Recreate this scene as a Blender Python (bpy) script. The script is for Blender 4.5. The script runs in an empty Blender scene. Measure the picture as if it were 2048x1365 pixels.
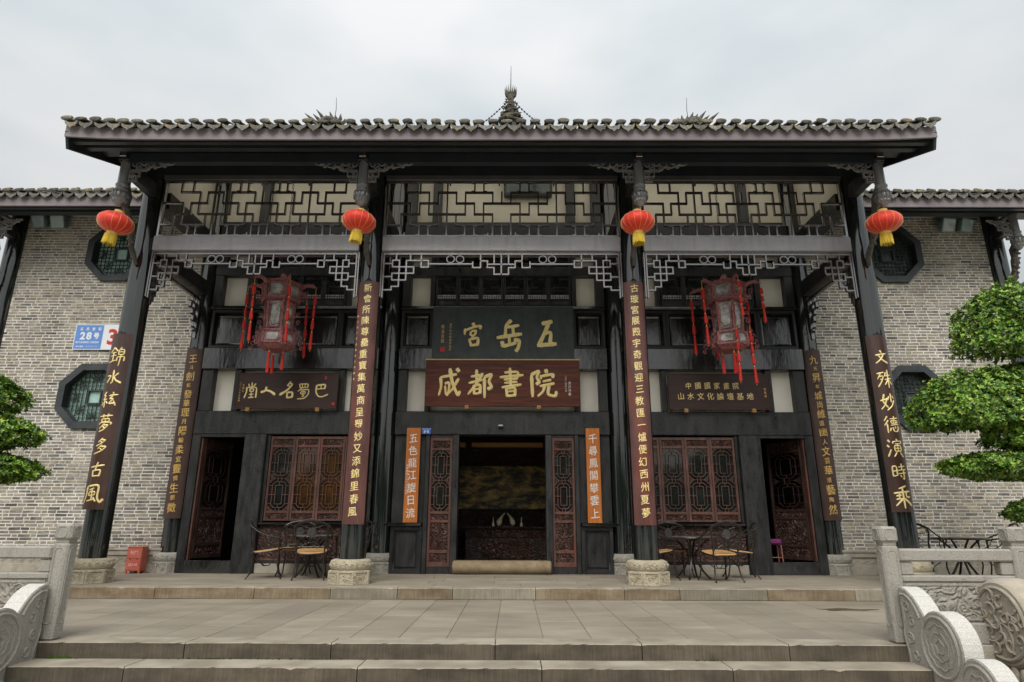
import bpy, bmesh, math, random
from mathutils import Vector, Matrix
R = math.radians
rnd = random.Random(7)
sc = bpy.context.scene
COL = sc.collection

# ------------------------------------------------------------------ camera
PITCH, YAW, ROLL = .2786, -.0037, .0031
cd = bpy.data.cameras.new('camera'); cd.sensor_width = 36; cd.lens = 1280.3 * 36 / 2048
cd.clip_start = .05; cd.clip_end = 600
cam = bpy.data.objects.new('camera', cd); COL.objects.link(cam); sc.camera = cam
f_ = Vector((math.sin(YAW) * math.cos(PITCH), math.cos(YAW) * math.cos(PITCH), math.sin(PITCH)))
r0 = Vector((math.cos(YAW), -math.sin(YAW), 0)); u0 = r0.cross(f_)
rr = r0 * math.cos(ROLL) + u0 * math.sin(ROLL); uu = u0 * math.cos(ROLL) - r0 * math.sin(ROLL)
M = Matrix((rr, uu, -f_)).transposed().to_4x4(); M.translation = Vector((.2206, 0, .85)); cam.matrix_world = M

# ------------------------------------------------------------------ world, sun, exposure
SUN_EL, SUN_AZ = 50, 190          # degrees; azimuth measured clockwise from +Y
w = bpy.data.worlds.new('World'); sc.world = w; w.use_nodes = True
nt = w.node_tree; N = nt.nodes; L = nt.links; N.clear()
out = N.new('ShaderNodeOutputWorld'); bg = N.new('ShaderNodeBackground'); bg2 = N.new('ShaderNodeBackground'); add = N.new('ShaderNodeAddShader')
sky = N.new('ShaderNodeTexSky'); sky.sky_type = 'NISHITA'; sky.sun_disc = False
sky.sun_elevation = R(SUN_EL); sky.sun_rotation = R(SUN_AZ); sky.air_density = 1.5; sky.dust_density = 4
bg.inputs['Strength'].default_value = .012
L.new(sky.outputs[0], bg.inputs['Color'])
tc = N.new('ShaderNodeTexCoord'); sep = N.new('ShaderNodeSeparateXYZ'); L.new(tc.outputs['Generated'], sep.inputs[0])
# overcast dome: brighter towards the zenith, soft cloud mottling
mp = N.new('ShaderNodeMapping'); mp.inputs['Scale'].default_value = (1.2, 1.2, 2.6); L.new(tc.outputs['Generated'], mp.inputs[0])
nz = N.new('ShaderNodeTexNoise'); nz.inputs['Scale'].default_value = 1.6; nz.inputs['Detail'].default_value = 5; nz.inputs['Roughness'].default_value = .45
L.new(mp.outputs[0], nz.inputs['Vector'])
ramp = N.new('ShaderNodeValToRGB'); e = ramp.color_ramp.elements
e[0].position = .36; e[0].color = (.69, .76, .785, 1); e[1].position = .58; e[1].color = (.975, .97, .955, 1)
L.new(nz.outputs[0], ramp.inputs[0])
mr = N.new('ShaderNodeMapRange'); mr.inputs['From Min'].default_value = 0; mr.inputs['From Max'].default_value = 1
mr.inputs['To Min'].default_value = .225; mr.inputs['To Max'].default_value = .63; L.new(sep.outputs['Z'], mr.inputs['Value'])
bg2.inputs['Strength'].default_value = 1.0
mul = N.new('ShaderNodeVectorMath'); mul.operation = 'SCALE'; L.new(ramp.outputs[0], mul.inputs[0]); L.new(mr.outputs[0], mul.inputs['Scale'])
L.new(mul.outputs[0], bg2.inputs['Color'])
L.new(bg.outputs[0], add.inputs[0]); L.new(bg2.outputs[0], add.inputs[1]); L.new(add.outputs[0], out.inputs[0])
sd = bpy.data.lights.new('sun', 'SUN'); sd.energy = 1.5; sd.angle = R(40); sd.color = (1, .955, .89)
so = bpy.data.objects.new('sun', sd); COL.objects.link(so)
az, el = R(SUN_AZ), R(SUN_EL)
d = Vector((math.sin(az) * math.cos(el), math.cos(az) * math.cos(el), math.sin(el)))
so.rotation_euler = d.to_track_quat('Z', 'Y').to_euler()
sc.view_settings.view_transform = 'Standard'; sc.view_settings.look = 'None'
sc.view_settings.gamma = 1; sc.view_settings.exposure = .88; sc.view_settings.use_curve_mapping = False
cy = sc.cycles; cy.use_denoising = True; cy.max_bounces = 7; cy.diffuse_bounces = 4; cy.glossy_bounces = 3; cy.transmission_bounces = 4
cy.use_adaptive_sampling = True; cy.adaptive_threshold = .02; cy.sample_clamp_indirect = 6; cy.caustics_reflective = False; cy.caustics_refractive = False

# ------------------------------------------------------------------ materials
MATS = {}
def pm(name, c1, c2=None, rough=.6, scale=4, stretch=(1, 1, 1), bump=.0, bscale=30, rand=0., metal=0, coat=0, spec=.5, detail=5,
       contrast=(.35, .65), carve=None, island=0., c3=None, rvar=0., btype='noise', emis=None, trans=0, dirt=None, ior=1.5):
    m = bpy.data.materials.new(name); m.use_nodes = True; t = m.node_tree; n = t.nodes; l = t.links
    b = n['Principled BSDF']; b.inputs['IOR'].default_value = ior; b.inputs['Roughness'].default_value = rough; b.inputs['Metallic'].default_value = metal
    b.inputs['Specular IOR Level'].default_value = spec
    if coat: b.inputs['Coat Weight'].default_value = coat; b.inputs['Coat Roughness'].default_value = .12
    if trans: b.inputs['Transmission Weight'].default_value = trans
    if emis: b.inputs['Emission Color'].default_value = (*emis[0], 1); b.inputs['Emission Strength'].default_value = emis[1]
    tcn = n.new('ShaderNodeTexCoord'); mpn = n.new('ShaderNodeMapping'); mpn.inputs['Scale'].default_value = stretch
    gpos = n.new('ShaderNodeNewGeometry'); l.new(gpos.outputs['Position'], mpn.inputs[0])
    c2 = c2 or c1
    nn = n.new('ShaderNodeTexNoise'); nn.inputs['Scale'].default_value = scale; nn.inputs['Detail'].default_value = detail; nn.inputs['Roughness'].default_value = .62
    l.new(mpn.outputs[0], nn.inputs['Vector'])
    rp = n.new('ShaderNodeValToRGB'); el_ = rp.color_ramp.elements
    el_[0].position = contrast[0]; el_[1].position = contrast[1]; el_[0].color = (*c1, 1); el_[1].color = (*c2, 1)
    l.new(nn.outputs[0], rp.inputs[0]); colout = rp.outputs[0]
    if c3:   # sparse third colour in blotches
        n3 = n.new('ShaderNodeTexNoise'); n3.inputs['Scale'].default_value = scale * .6; n3.inputs['Detail'].default_value = 6
        v3 = n.new('ShaderNodeVectorMath'); v3.operation = 'ADD'; v3.inputs[1].default_value = (7.3, 2.1, 4.4)
        l.new(mpn.outputs[0], v3.inputs[0]); l.new(v3.outputs[0], n3.inputs['Vector'])
        r3 = n.new('ShaderNodeValToRGB'); r3.color_ramp.elements[0].position = .54; r3.color_ramp.elements[1].position = .68
        l.new(n3.outputs[0], r3.inputs[0]); mx = n.new('ShaderNodeMix'); mx.data_type = 'RGBA'
        l.new(r3.outputs[0], mx.inputs['Factor']); l.new(colout, mx.inputs['A']); mx.inputs['B'].default_value = (*c3, 1); colout = mx.outputs['Result']
    if dirt:  # vertical run stains
        mpd = n.new('ShaderNodeMapping'); mpd.inputs['Scale'].default_value = (9, 9, .9); l.new(gpos.outputs['Position'], mpd.inputs[0])
        nd = n.new('ShaderNodeTexNoise'); nd.inputs['Scale'].default_value = 1.3; nd.inputs['Detail'].default_value = 5; l.new(mpd.outputs[0], nd.inputs['Vector'])
        rd = n.new('ShaderNodeValToRGB'); rd.color_ramp.elements[0].position = .5; rd.color_ramp.elements[1].position = .75
        l.new(nd.outputs[0], rd.inputs[0]); sc_ = n.new('ShaderNodeMath'); sc_.operation = 'MULTIPLY'; sc_.inputs[1].default_value = dirt[1]; l.new(rd.outputs[0], sc_.inputs[0])
        mx = n.new('ShaderNodeMix'); mx.data_type = 'RGBA'; l.new(sc_.outputs[0], mx.inputs['Factor']); l.new(colout, mx.inputs['A']); mx.inputs['B'].default_value = (*dirt[0], 1); colout = mx.outputs['Result']
    if rand or island:
        src = None
        if rand:
            oi = n.new('ShaderNodeObjectInfo'); src = oi.outputs['Random']; amp = rand
        if island:
            ge = n.new('ShaderNodeNewGeometry'); src = ge.outputs['Random Per Island']; amp = island
        mrn = n.new('ShaderNodeMapRange'); mrn.inputs['To Min'].default_value = 1 - amp; mrn.inputs['To Max'].default_value = 1 + amp
        l.new(src, mrn.inputs['Value']); hv = n.new('ShaderNodeHueSaturation'); l.new(mrn.outputs[0], hv.inputs['Value'])
        l.new(colout, hv.inputs['Color']); colout = hv.outputs[0]
    l.new(colout, b.inputs['Base Color'])
    if rvar:
        mrr = n.new('ShaderNodeMapRange'); mrr.inputs['From Min'].default_value = .3; mrr.inputs['From Max'].default_value = .7
        mrr.inputs['To Min'].default_value = max(.03, rough - rvar); mrr.inputs['To Max'].default_value = rough + rvar
        l.new(nn.outputs[0], mrr.inputs['Value']); l.new(mrr.outputs[0], b.inputs['Roughness'])
    if bump:
        bn = n.new('ShaderNodeTexNoise'); bn.inputs['Scale'].default_value = bscale; bn.inputs['Detail'].default_value = 5
        l.new(mpn.outputs[0], bn.inputs['Vector']); bp = n.new('ShaderNodeBump'); bp.inputs['Strength'].default_value = bump; bp.inputs['Distance'].default_value = .02
        l.new(bn.outputs[0], bp.inputs['Height']); last = bp
        if carve:   # carved scroll relief: (scale, strength)
            wv = n.new('ShaderNodeTexNoise'); wv.inputs['Scale'].default_value = carve[0]; wv.inputs['Detail'].default_value = 1.5; wv.inputs['Distortion'].default_value = 2.2
            l.new(gpos.outputs['Position'], wv.inputs['Vector'])
            sn = n.new('ShaderNodeMath'); sn.operation = 'MULTIPLY'; sn.inputs[1].default_value = 26; l.new(wv.outputs[0], sn.inputs[0])
            sn2 = n.new('ShaderNodeMath'); sn2.operation = 'SINE'; l.new(sn.outputs[0], sn2.inputs[0])
            b2 = n.new('ShaderNodeBump'); b2.inputs['Strength'].default_value = carve[1]; b2.inputs['Distance'].default_value = .02
            l.new(sn2.outputs[0], b2.inputs['Height']); l.new(bp.outputs[0], b2.inputs['Normal']); last = b2
        l.new(last.outputs[0], b.inputs['Normal'])
    MATS[name] = m; return m
lacq = pm('black_lacquer', (.008, .011, .011), (.018, .022, .021), .09, 3, (3, 3, .35), .04, 9, rvar=.04, spec=.85, ior=1.62, contrast=(.3, .75))
blackw = pm('black_wood', (.010, .011, .012), (.022, .023, .024), .40, 3, (3, 3, 1), .35, 22, rvar=.16, spec=.5, ior=1.5, dirt=((.05, .05, .048), .45), c3=(.03, .029, .027))
panelw = pm('black_panel', (.008, .009, .010), (.018, .020, .021), .2, 2.2, (2, 2, .7), .3, 7, rvar=.12, spec=.8, ior=1.7)
greyw = pm('grey_wood', (.16, .145, .15), (.25, .23, .235), .34, 2.5, (1, 1, 1), .2, 30, spec=1, ior=2.0, dirt=((.06, .055, .055), .6))
lattw = pm('lattice_wood', (.030, .021, .020), (.055, .043, .042), .24, 4, (1, 1, 1), .05, 30, spec=1, ior=2.45)
hangw = pm('hanging_fret_wood', (.05, .04, .04), (.085, .07, .07), .26, 4, (1, 1, 1), .05, 30, spec=1, ior=2.0)
darkg = pm('dark_lattice_wood', (.06, .06, .062), (.11, .11, .112), .4, 4, (1, 1, 1), .15, 30, spec=.9, ior=1.9)
pendw = pm('pendant_wood', (.13, .135, .14), (.24, .245, .25), .3, 4, (3, 3, .6), .1, 30, spec=.8, ior=1.7)
brackw = pm('bracket_wood', (.17, .17, .17), (.28, .275, .275), .5, 6, (1, 1, 1), .2, 30)
fascw = pm('fascia_paint', (.20, .175, .19), (.27, .245, .26), .6, 1.6, (1, 1, 3), .2, 25, spec=.3, dirt=((.15, .13, .14), .5))
soffw = pm('soffit_paint', (.020, .026, .031), (.032, .04, .046), .4, 2, (1, 1, 1), .15, 20)
redw = pm('red_wood', (.068, .034, .027), (.15, .075, .06), .42, 3, (3, 3, 1), .2, 30, spec=.4, rand=.2, c3=(.15, .05, .034))
redc = pm('carved_red_wood', (.050, .026, .020), (.105, .05, .038), .42, 3, (3, 3, 1), .2, 30, carve=(5.5, 1.0), rand=.1)
redk = pm('dark_red_wood', (.036, .017, .013), (.07, .03, .022), .45, 3, (3, 3, 1), .2, 30, carve=(6, .6))
plasty = pm('aged_plaster', (.64, .60, .50), (.73, .69, .575), .85, 1.4, (1, 1, 1), .08, 40)
redd = pm('dark_door_wood', (.035, .019, .016), (.085, .048, .040), .4, 3, (3, 3, 1), .2, 30, spec=.4)
plast = pm('plaster', (.82, .785, .69), (.89, .86, .77), .85, 1.4, (1, 1, 1), .08, 40)
mortar = pm('mortar', (.60, .575, .515), (.83, .805, .75), .95, 1.2, (1, 1, 1.5), .5, 60, c3=(.50, .475, .41))
tilem = pm('roof_tile', (.05, .052, .046), (.17, .165, .14), .9, 22, (1, 1, 1), .9, 45, rand=.45, c3=(.24, .19, .08), contrast=(.3, .7))
tiles2 = pm('roof_tile_mass', (.10, .10, .085), (.2, .19, .15), .9, 9, (1, 1, 1), .6, 45, island=.3)
pave = pm('paving_stone', (.215, .190, .148), (.345, .31, .25), .7, 1.3, (.7, 1.6, 1), .35, 45, rand=.09, c3=(.26, .225, .185), spec=.4, detail=9, contrast=(.3, .7))
edgeb = pm('edge_stone', (.26, .19, .115), (.40, .33, .24), .85, 5, (4, 4, 1), .5, 50, rand=.2, c3=(.36, .33, .27))
carv = pm('carved_sandstone', (.38, .335, .24), (.50, .45, .34), .9, 6, (1, 1, 1), .35, 60, carve=(7.5, .35))
carvg = pm('carved_grey_stone', (.33, .31, .27), (.44, .42, .37), .9, 6, (1, 1, 1), .35, 60, carve=(7.5, .35))
plinthm = pm('plinth_stone', (.31, .285, .235), (.42, .385, .32), .9, 6, (1, 1, 1), .35, 60, c3=(.25, .22, .18))
granite = pm('granite', (.27, .255, .225), (.44, .425, .385), .85, 90, (1, 1, 1), .5, 90, c3=(.27, .25, .21), contrast=(.3, .75), dirt=((.19, .175, .15), .6))
granite_lit = pm('top_lit_granite', (.46, .45, .42), (.70, .69, .65), .85, 90, (1, 1, 1), .5, 90, contrast=(.3, .75))
graniter = pm('relief_granite', (.25, .235, .20), (.38, .36, .31), .85, 70, (1, 1, 1), .5, 90, carve=(4.2, .6))
drumst = pm('drum_stone', (.34, .30, .235), (.44, .395, .32), .88, 9, (1, 1, 1), .4, 70, c3=(.36, .34, .30))
gold = pm('gold_leaf', (.90, .68, .24), (.96, .83, .42), .42, 14, (1, 1, 1), .15, 40, metal=.08, spec=.6)
goldd = pm('dull_gold', (.60, .38, .10), (.78, .54, .18), .5, 14, (1, 1, 1), .15, 40)
boardb = pm('brown_board', (.050, .027, .022), (.085, .048, .04), .36, 2.5, (3, 3, .6), .12, 30, spec=.4, rand=.15)
boardr = pm('russet_board', (.085, .035, .03), (.155, .07, .062), .36, 2.2, (3, 3, .8), .12, 30, spec=.4, c3=(.20, .05, .03))
boardm = pm('mahogany_board', (.055, .012, .006), (.145, .034, .014), .36, 2.5, (.8, 1, 9), .06, 30, spec=.3)
boardk = pm('brown_black_board', (.028, .012, .009), (.045, .019, .014), .4, 2.5, (1, 1, 6), .06, 30, spec=.4)
boards = pm('slate_board', (.030, .040, .045), (.052, .064, .07), .5, 5, (1, 1, 1), .15, 40, dirt=((.08, .095, .1), .4))
boardo = pm('orange_board', (.42, .125, .025), (.60, .21, .05), .4, 2.5, (9, 3, .5), .12, 30, spec=.35)
white = pm('white_paint', (.8, .78, .74), None, .6)
redp = pm('red_paint', (.55, .03, .025), None, .6)
bluep = pm('blue_sign', (.10, .25, .62), (.14, .30, .68), .4, 3)
signw = pm('sign_white', (.78, .80, .84), None, .4)
blued = pm('deep_blue_sign', (.02, .13, .50), None, .4)
silk = pm('red_silk', (.72, .028, .016), (.85, .05, .03), .5, 6, (1, 1, 1), .12, 20, spec=.35)
silk.node_tree.nodes['Principled BSDF'].inputs['Sheen Weight'].default_value = .3
tassl = pm('tassel_red', (.52, .012, .010), (.74, .035, .024), .65, 30, (6, 6, 1), .4, 80)
yel = pm('yellow_fringe', (.72, .50, .03), (.88, .68, .09), .6, 20, (30, 30, 1), .5, 60)
goldc = pm('gold_cap', (.85, .55, .12), (.9, .62, .2), .45, 8)
palw = pm('palace_lantern_wood', (.22, .05, .053), (.46, .20, .205), .4, 20, (1, 1, 1), .3, 60, carve=(16, .3))
palg = pm('palace_lantern_glass', (.16, .165, .155), (.60, .58, .55), .15, 9, (1, 1, 1), .05, 20, c3=(.07, .10, .03), spec=.7)
glassd = pm('window_glass', (.010, .013, .013), (.02, .024, .024), .04, 3, (1, 1, 1), .02, 2.2, spec=.9)
glassg = pm('frosted_glass', (.30, .50, .43), (.48, .70, .61), .25, 3, (1, 1, 1), .05, 6, spec=.6)
glassk = pm('dark_green_glass', (.03, .05, .045), (.07, .1, .09), .2, 3, (1, 1, 1), .05, 6, spec=.6)
octf = pm('slate_frame', (.022, .028, .034), (.045, .052, .058), .5, 4, (1, 1, 1), .2, 40)
octl = pm('window_lattice', (.015, .024, .022), (.03, .042, .04), .5, 6)
iron = pm('wrought_iron', (.018, .016, .015), (.05, .044, .042), .30, 12, (1, 1, 1), .2, 40, metal=.35)
wick = pm('wicker', (.52, .28, .10), (.68, .42, .18), .6, 60, (1, 1, 1), .6, 90)
ironm = pm('iron_medallion', (.035, .033, .032), (.10, .095, .09), .5, 60, (1, 1, 1), 1, 120, metal=.3)
glassw = pm('curtained_glass', (.008, .007, .006), (.095, .042, .012), .06, 2.5, (1, 1, .6), .02, 2.2, spec=.9)
thrm = pm('threshold_sandstone', (.20, .15, .085), (.30, .235, .145), .8, 6, (1, 1, 1), .4, 50)
bossm = pm('boss_wood', (.16, .07, .025), (.32, .16, .06), .5, 20)
tabtop = pm('table_top', (.07, .066, .065), (.12, .115, .11), .18, 12, spec=.6)
firem = pm('fire_box_paint', (.48, .10, .065), (.56, .15, .105), .5, 6, (1, 1, 1), .1, 30)
firew = pm('pink_white_print', (.72, .45, .42), None, .6)
lampg = pm('lamp_glass', (.30, .42, .42), (.50, .60, .60), .08, 2, spec=.8)
lampm = pm('lamp_metal', (.20, .30, .32), (.26, .37, .39), .4, 6, metal=.3)
refl = pm('lamp_reflector', (.6, .63, .6), (.8, .82, .78), .25, 3, metal=.4)
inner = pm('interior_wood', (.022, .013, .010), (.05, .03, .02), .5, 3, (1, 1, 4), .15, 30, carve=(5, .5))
ochre_lit = pm('ochre_lit_beam', (.62, .32, .10), (.74, .42, .15), .6, 3, (.5, 2, 2))  # ochre beam colour with the warm interior light painted in
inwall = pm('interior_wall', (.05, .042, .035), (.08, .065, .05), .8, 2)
skyp = pm('purple_cushion', (.15, .014, .11), (.20, .02, .15), .6, 6)
pinkl = pm('pink_legs', (.34, .15, .12), None, .4)
driptm = pm('drip_tile_clay', (.10, .10, .095), (.25, .245, .22), .9, 22, (1, 1, 1), .8, 45, rand=.4, c3=(.26, .21, .10), contrast=(.3, .7))
stonef = pm('ridge_ornament_clay', (.04, .04, .035), (.13, .125, .10), .9, 14, (1, 1, 1), .8, 40, c3=(.2, .16, .09))
bark = pm('bark', (.10, .075, .05), (.2, .16, .12), .9, 8, (2, 2, .6), .8, 30)
grassm = pm('moss', (.05, .12, .01), (.10, .22, .03), .8, 20)
groundm = pm('ground_stone', (.26, .24, .2), (.36, .33, .28), .85, 1.2, (1, 1, 1), .3, 30)
porcel = pm('porcelain', (.55, .45, .3), (.75, .68, .55), .3, 6)
metalw = pm('pale_metal', (.6, .6, .6), None, .35, metal=.4)

# painted landscape on the interior back wall: gold ground with dark drifting shapes
def painting_mat():
    m = bpy.data.materials.new('gold_landscape_painting'); m.use_nodes = True; t = m.node_tree; n = t.nodes; l = t.links; b = n['Principled BSDF']
    b.inputs['Roughness'].default_value = .5
    tcn = n.new('ShaderNodeTexCoord'); mpn = n.new('ShaderNodeMapping'); mpn.inputs['Scale'].default_value = (1, 1, 2.6); l.new(tcn.outputs['Object'], mpn.inputs[0])
    nn = n.new('ShaderNodeTexNoise'); nn.inputs['Scale'].default_value = 2.4; nn.inputs['Detail'].default_value = 11; nn.inputs['Roughness'].default_value = .68; nn.inputs['Distortion'].default_value = .3; l.new(mpn.outputs[0], nn.inputs['Vector'])
    rp = n.new('ShaderNodeValToRGB'); E_ = rp.color_ramp.elements; E_[0].position = .42; E_[0].color = (.02, .025, .018, 1); E_[1].position = .62; E_[1].color = (.85, .56, .20, 1)
    x = E_.new(.50); x.color = (.20, .15, .06, 1)
    l.new(nn.outputs[0], rp.inputs[0]); l.new(rp.outputs[0], b.inputs['Base Color']); return m
paintm = painting_mat()

def brick_mat(name, islands):
    m = bpy.data.materials.new(name); m.use_nodes = True; t = m.node_tree; n = t.nodes; l = t.links; b = n['Principled BSDF']; b.inputs['Roughness'].default_value = .9
    b.inputs['Specular IOR Level'].default_value = .25
    if islands: s = n.new('ShaderNodeNewGeometry').outputs['Random Per Island']
    else: s = n.new('ShaderNodeObjectInfo').outputs['Random']
    rp = n.new('ShaderNodeValToRGB'); E_ = rp.color_ramp; E_.interpolation = 'LINEAR'
    cols = [(0, (.11, .105, .10)), (.10, (.19, .183, .17)), (.28, (.255, .238, .205)), (.5, (.325, .298, .245)), (.62, (.37, .34, .28)), (.72, (.27, .265, .258)), (.86, (.335, .305, .24)), (.94, (.37, .328, .24)), (1, (.20, .183, .155))]
    E_.elements[0].position = 0; E_.elements[0].color = (*cols[0][1], 1); E_.elements[1].position = 1; E_.elements[1].color = (*cols[-1][1], 1)
    for p, c in cols[1:-1]: q = E_.elements.new(p); q.color = (*c, 1)
    l.new(s, rp.inputs[0])
    ge = n.new('ShaderNodeNewGeometry'); mpn = n.new('ShaderNodeMapping'); mpn.inputs['Scale'].default_value = (1, 1, 2.2)
    l.new(ge.outputs['Position'], mpn.inputs[0])
    nn = n.new('ShaderNodeTexNoise'); nn.inputs['Scale'].default_value = 9; nn.inputs['Detail'].default_value = 7; nn.inputs['Roughness'].default_value = .7; l.new(mpn.outputs[0], nn.inputs['Vector'])
    mrn = n.new('ShaderNodeMapRange'); mrn.inputs['From Min'].default_value = .3; mrn.inputs['From Max'].default_value = .7; mrn.inputs['To Min'].default_value = .55; mrn.inputs['To Max'].default_value = 1.55
    l.new(nn.outputs[0], mrn.inputs['Value']); hv = n.new('ShaderNodeHueSaturation'); l.new(mrn.outputs[0], hv.inputs['Value']); l.new(rp.outputs[0], hv.inputs['Color'])
    nd = n.new('ShaderNodeTexNoise'); nd.inputs['Scale'].default_value = .9; nd.inputs['Detail'].default_value = 4; mpd = n.new('ShaderNodeMapping'); mpd.inputs['Scale'].default_value = (1.6, 1, .5); l.new(ge.outputs['Position'], mpd.inputs[0]); l.new(mpd.outputs[0], nd.inputs['Vector'])
    mrd = n.new('ShaderNodeMapRange'); mrd.inputs['From Min'].default_value = .35; mrd.inputs['From Max'].default_value = .65; mrd.inputs['To Min'].default_value = .74; mrd.inputs['To Max'].default_value = 1.12; l.new(nd.outputs[0], mrd.inputs['Value'])
    hv0 = n.new('ShaderNodeHueSaturation'); l.new(mrd.outputs[0], hv0.inputs['Value']); l.new(hv.outputs[0], hv0.inputs['Color']); hv = hv0
    # lime bloom
    n2 = n.new('ShaderNodeTexNoise'); n2.inputs['Scale'].default_value = 3.5; n2.inputs['Detail'].default_value = 8; l.new(ge.outputs['Position'], n2.inputs['Vector'])
    r2 = n.new('ShaderNodeValToRGB'); r2.color_ramp.elements[0].position = .52; r2.color_ramp.elements[1].position = .72; l.new(n2.outputs[0], r2.inputs[0])
    sm = n.new('ShaderNodeMath'); sm.operation = 'MULTIPLY'; sm.inputs[1].default_value = .5; l.new(r2.outputs[0], sm.inputs[0])
    mx = n.new('ShaderNodeMix'); mx.data_type = 'RGBA'; l.new(sm.outputs[0], mx.inputs['Factor']); l.new(hv.outputs[0], mx.inputs['A']); mx.inputs['B'].default_value = (.46, .44, .38, 1)
    l.new(mx.outputs['Result'], b.inputs['Base Color'])
    bp = n.new('ShaderNodeBump'); bp.inputs['Strength'].default_value = .6; bp.inputs['Distance'].default_value = .02; n4 = n.new('ShaderNodeTexNoise'); n4.inputs['Scale'].default_value = 45; n4.inputs['Detail'].default_value = 4
    l.new(ge.outputs['Position'], n4.inputs['Vector']); l.new(n4.outputs[0], bp.inputs['Height']); l.new(bp.outputs[0], b.inputs['Normal']); return m
brickm = brick_mat('brick', False); bricki = brick_mat('brick_mass', True)

def chisel_mat(name, c1, c2):   # dressed step riser: close vertical chisel strokes
    m = pm(name, c1, c2, .85, 3, (1, 1, 2), .3, 50, rand=.18); t = m.node_tree; n = t.nodes; l = t.links; b = n['Principled BSDF']
    ge = n.new('ShaderNodeNewGeometry'); mpn = n.new('ShaderNodeMapping'); mpn.inputs['Scale'].default_value = (1, .05, .05); l.new(ge.outputs['Position'], mpn.inputs[0])
    wv = n.new('ShaderNodeTexNoise'); wv.inputs['Scale'].default_value = 75; wv.inputs['Detail'].default_value = 3; l.new(mpn.outputs[0], wv.inputs['Vector'])
    bp = n.new('ShaderNodeBump'); bp.inputs['Strength'].default_value = .5; bp.inputs['Distance'].default_value = .03; l.new(wv.outputs[0], bp.inputs['Height']); l.new(bp.outputs[0], b.inputs['Normal'])
    src = b.inputs['Base Color'].links[0].from_socket
    mr_ = n.new('ShaderNodeMapRange'); mr_.inputs['From Min'].default_value = .35; mr_.inputs['From Max'].default_value = .65; mr_.inputs['To Min'].default_value = .86; mr_.inputs['To Max'].default_value = 1.14
    l.new(wv.outputs[0], mr_.inputs['Value']); hv = n.new('ShaderNodeHueSaturation'); l.new(mr_.outputs[0], hv.inputs['Value']); l.new(src, hv.inputs['Color'])
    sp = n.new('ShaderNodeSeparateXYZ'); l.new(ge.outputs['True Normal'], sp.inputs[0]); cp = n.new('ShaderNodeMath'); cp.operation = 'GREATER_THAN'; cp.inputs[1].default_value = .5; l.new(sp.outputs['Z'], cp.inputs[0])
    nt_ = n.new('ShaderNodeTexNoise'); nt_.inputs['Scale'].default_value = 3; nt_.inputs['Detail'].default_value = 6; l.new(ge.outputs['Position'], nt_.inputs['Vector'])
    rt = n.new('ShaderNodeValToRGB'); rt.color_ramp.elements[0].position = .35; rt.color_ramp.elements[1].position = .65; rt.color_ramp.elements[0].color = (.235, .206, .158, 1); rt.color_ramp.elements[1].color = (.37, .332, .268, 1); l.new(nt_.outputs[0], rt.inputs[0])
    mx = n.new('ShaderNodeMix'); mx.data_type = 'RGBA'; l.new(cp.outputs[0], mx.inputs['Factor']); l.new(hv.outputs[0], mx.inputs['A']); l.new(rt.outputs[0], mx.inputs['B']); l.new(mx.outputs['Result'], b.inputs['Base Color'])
    iv = n.new('ShaderNodeMath'); iv.operation = 'SUBTRACT'; iv.inputs[0].default_value = 1; l.new(cp.outputs[0], iv.inputs[1]); iv2 = n.new('ShaderNodeMath'); iv2.operation = 'MULTIPLY'; iv2.inputs[1].default_value = .5; l.new(iv.outputs[0], iv2.inputs[0]); l.new(iv2.outputs[0], bp.inputs['Strength'])
    return m
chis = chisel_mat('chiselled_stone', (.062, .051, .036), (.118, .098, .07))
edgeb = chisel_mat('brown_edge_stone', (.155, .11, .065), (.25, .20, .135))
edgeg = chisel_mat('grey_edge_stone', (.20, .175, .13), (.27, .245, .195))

def leaf_mat(name, cs):
    m = bpy.data.materials.new(name); m.use_nodes = True; t = m.node_tree; n = t.nodes; l = t.links; b = n['Principled BSDF']; b.inputs['Roughness'].default_value = .42
    ge = n.new('ShaderNodeNewGeometry'); rp = n.new('ShaderNodeValToRGB'); E_ = rp.color_ramp.elements; E_[0].color = (*cs[0][1], 1); E_[1].color = (*cs[-1][1], 1)
    for p, c in cs[1:-1]: x = E_.new(p); x.color = (*c, 1)
    l.new(ge.outputs['Random Per Island'], rp.inputs[0])
    nn = n.new('ShaderNodeTexNoise'); nn.inputs['Scale'].default_value = 7; nn.inputs['Detail'].default_value = 3; l.new(ge.outputs['Position'], nn.inputs['Vector'])
    mr_ = n.new('ShaderNodeMapRange'); mr_.inputs['From Min'].default_value = .3; mr_.inputs['From Max'].default_value = .7; mr_.inputs['To Min'].default_value = .55; mr_.inputs['To Max'].default_value = 1.4; l.new(nn.outputs[0], mr_.inputs['Value'])
    hv = n.new('ShaderNodeHueSaturation'); l.new(mr_.outputs[0], hv.inputs['Value']); l.new(rp.outputs[0], hv.inputs['Color']); l.new(hv.outputs[0], b.inputs['Base Color'])
    tr = n.new('ShaderNodeBsdfTranslucent'); l.new(hv.outputs[0], tr.inputs[0]); ms = n.new('ShaderNodeMixShader'); ms.inputs[0].default_value = .15
    l.new(b.outputs[0], ms.inputs[1]); l.new(tr.outputs[0], ms.inputs[2]); l.new(ms.outputs[0], n['Material Output'].inputs[0]); return m
leafm = leaf_mat('leaf', ((0, (.012, .05, .008)), (.26, (.045, .125, .015)), (.50, (.13, .29, .03)), (.85, (.33, .51, .07)), (1, (.42, .44, .09)))); leafd = leaf_mat('dark_leaf', ((0, (.02, .06, .015)), (1, (.05, .13, .03))))

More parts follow.
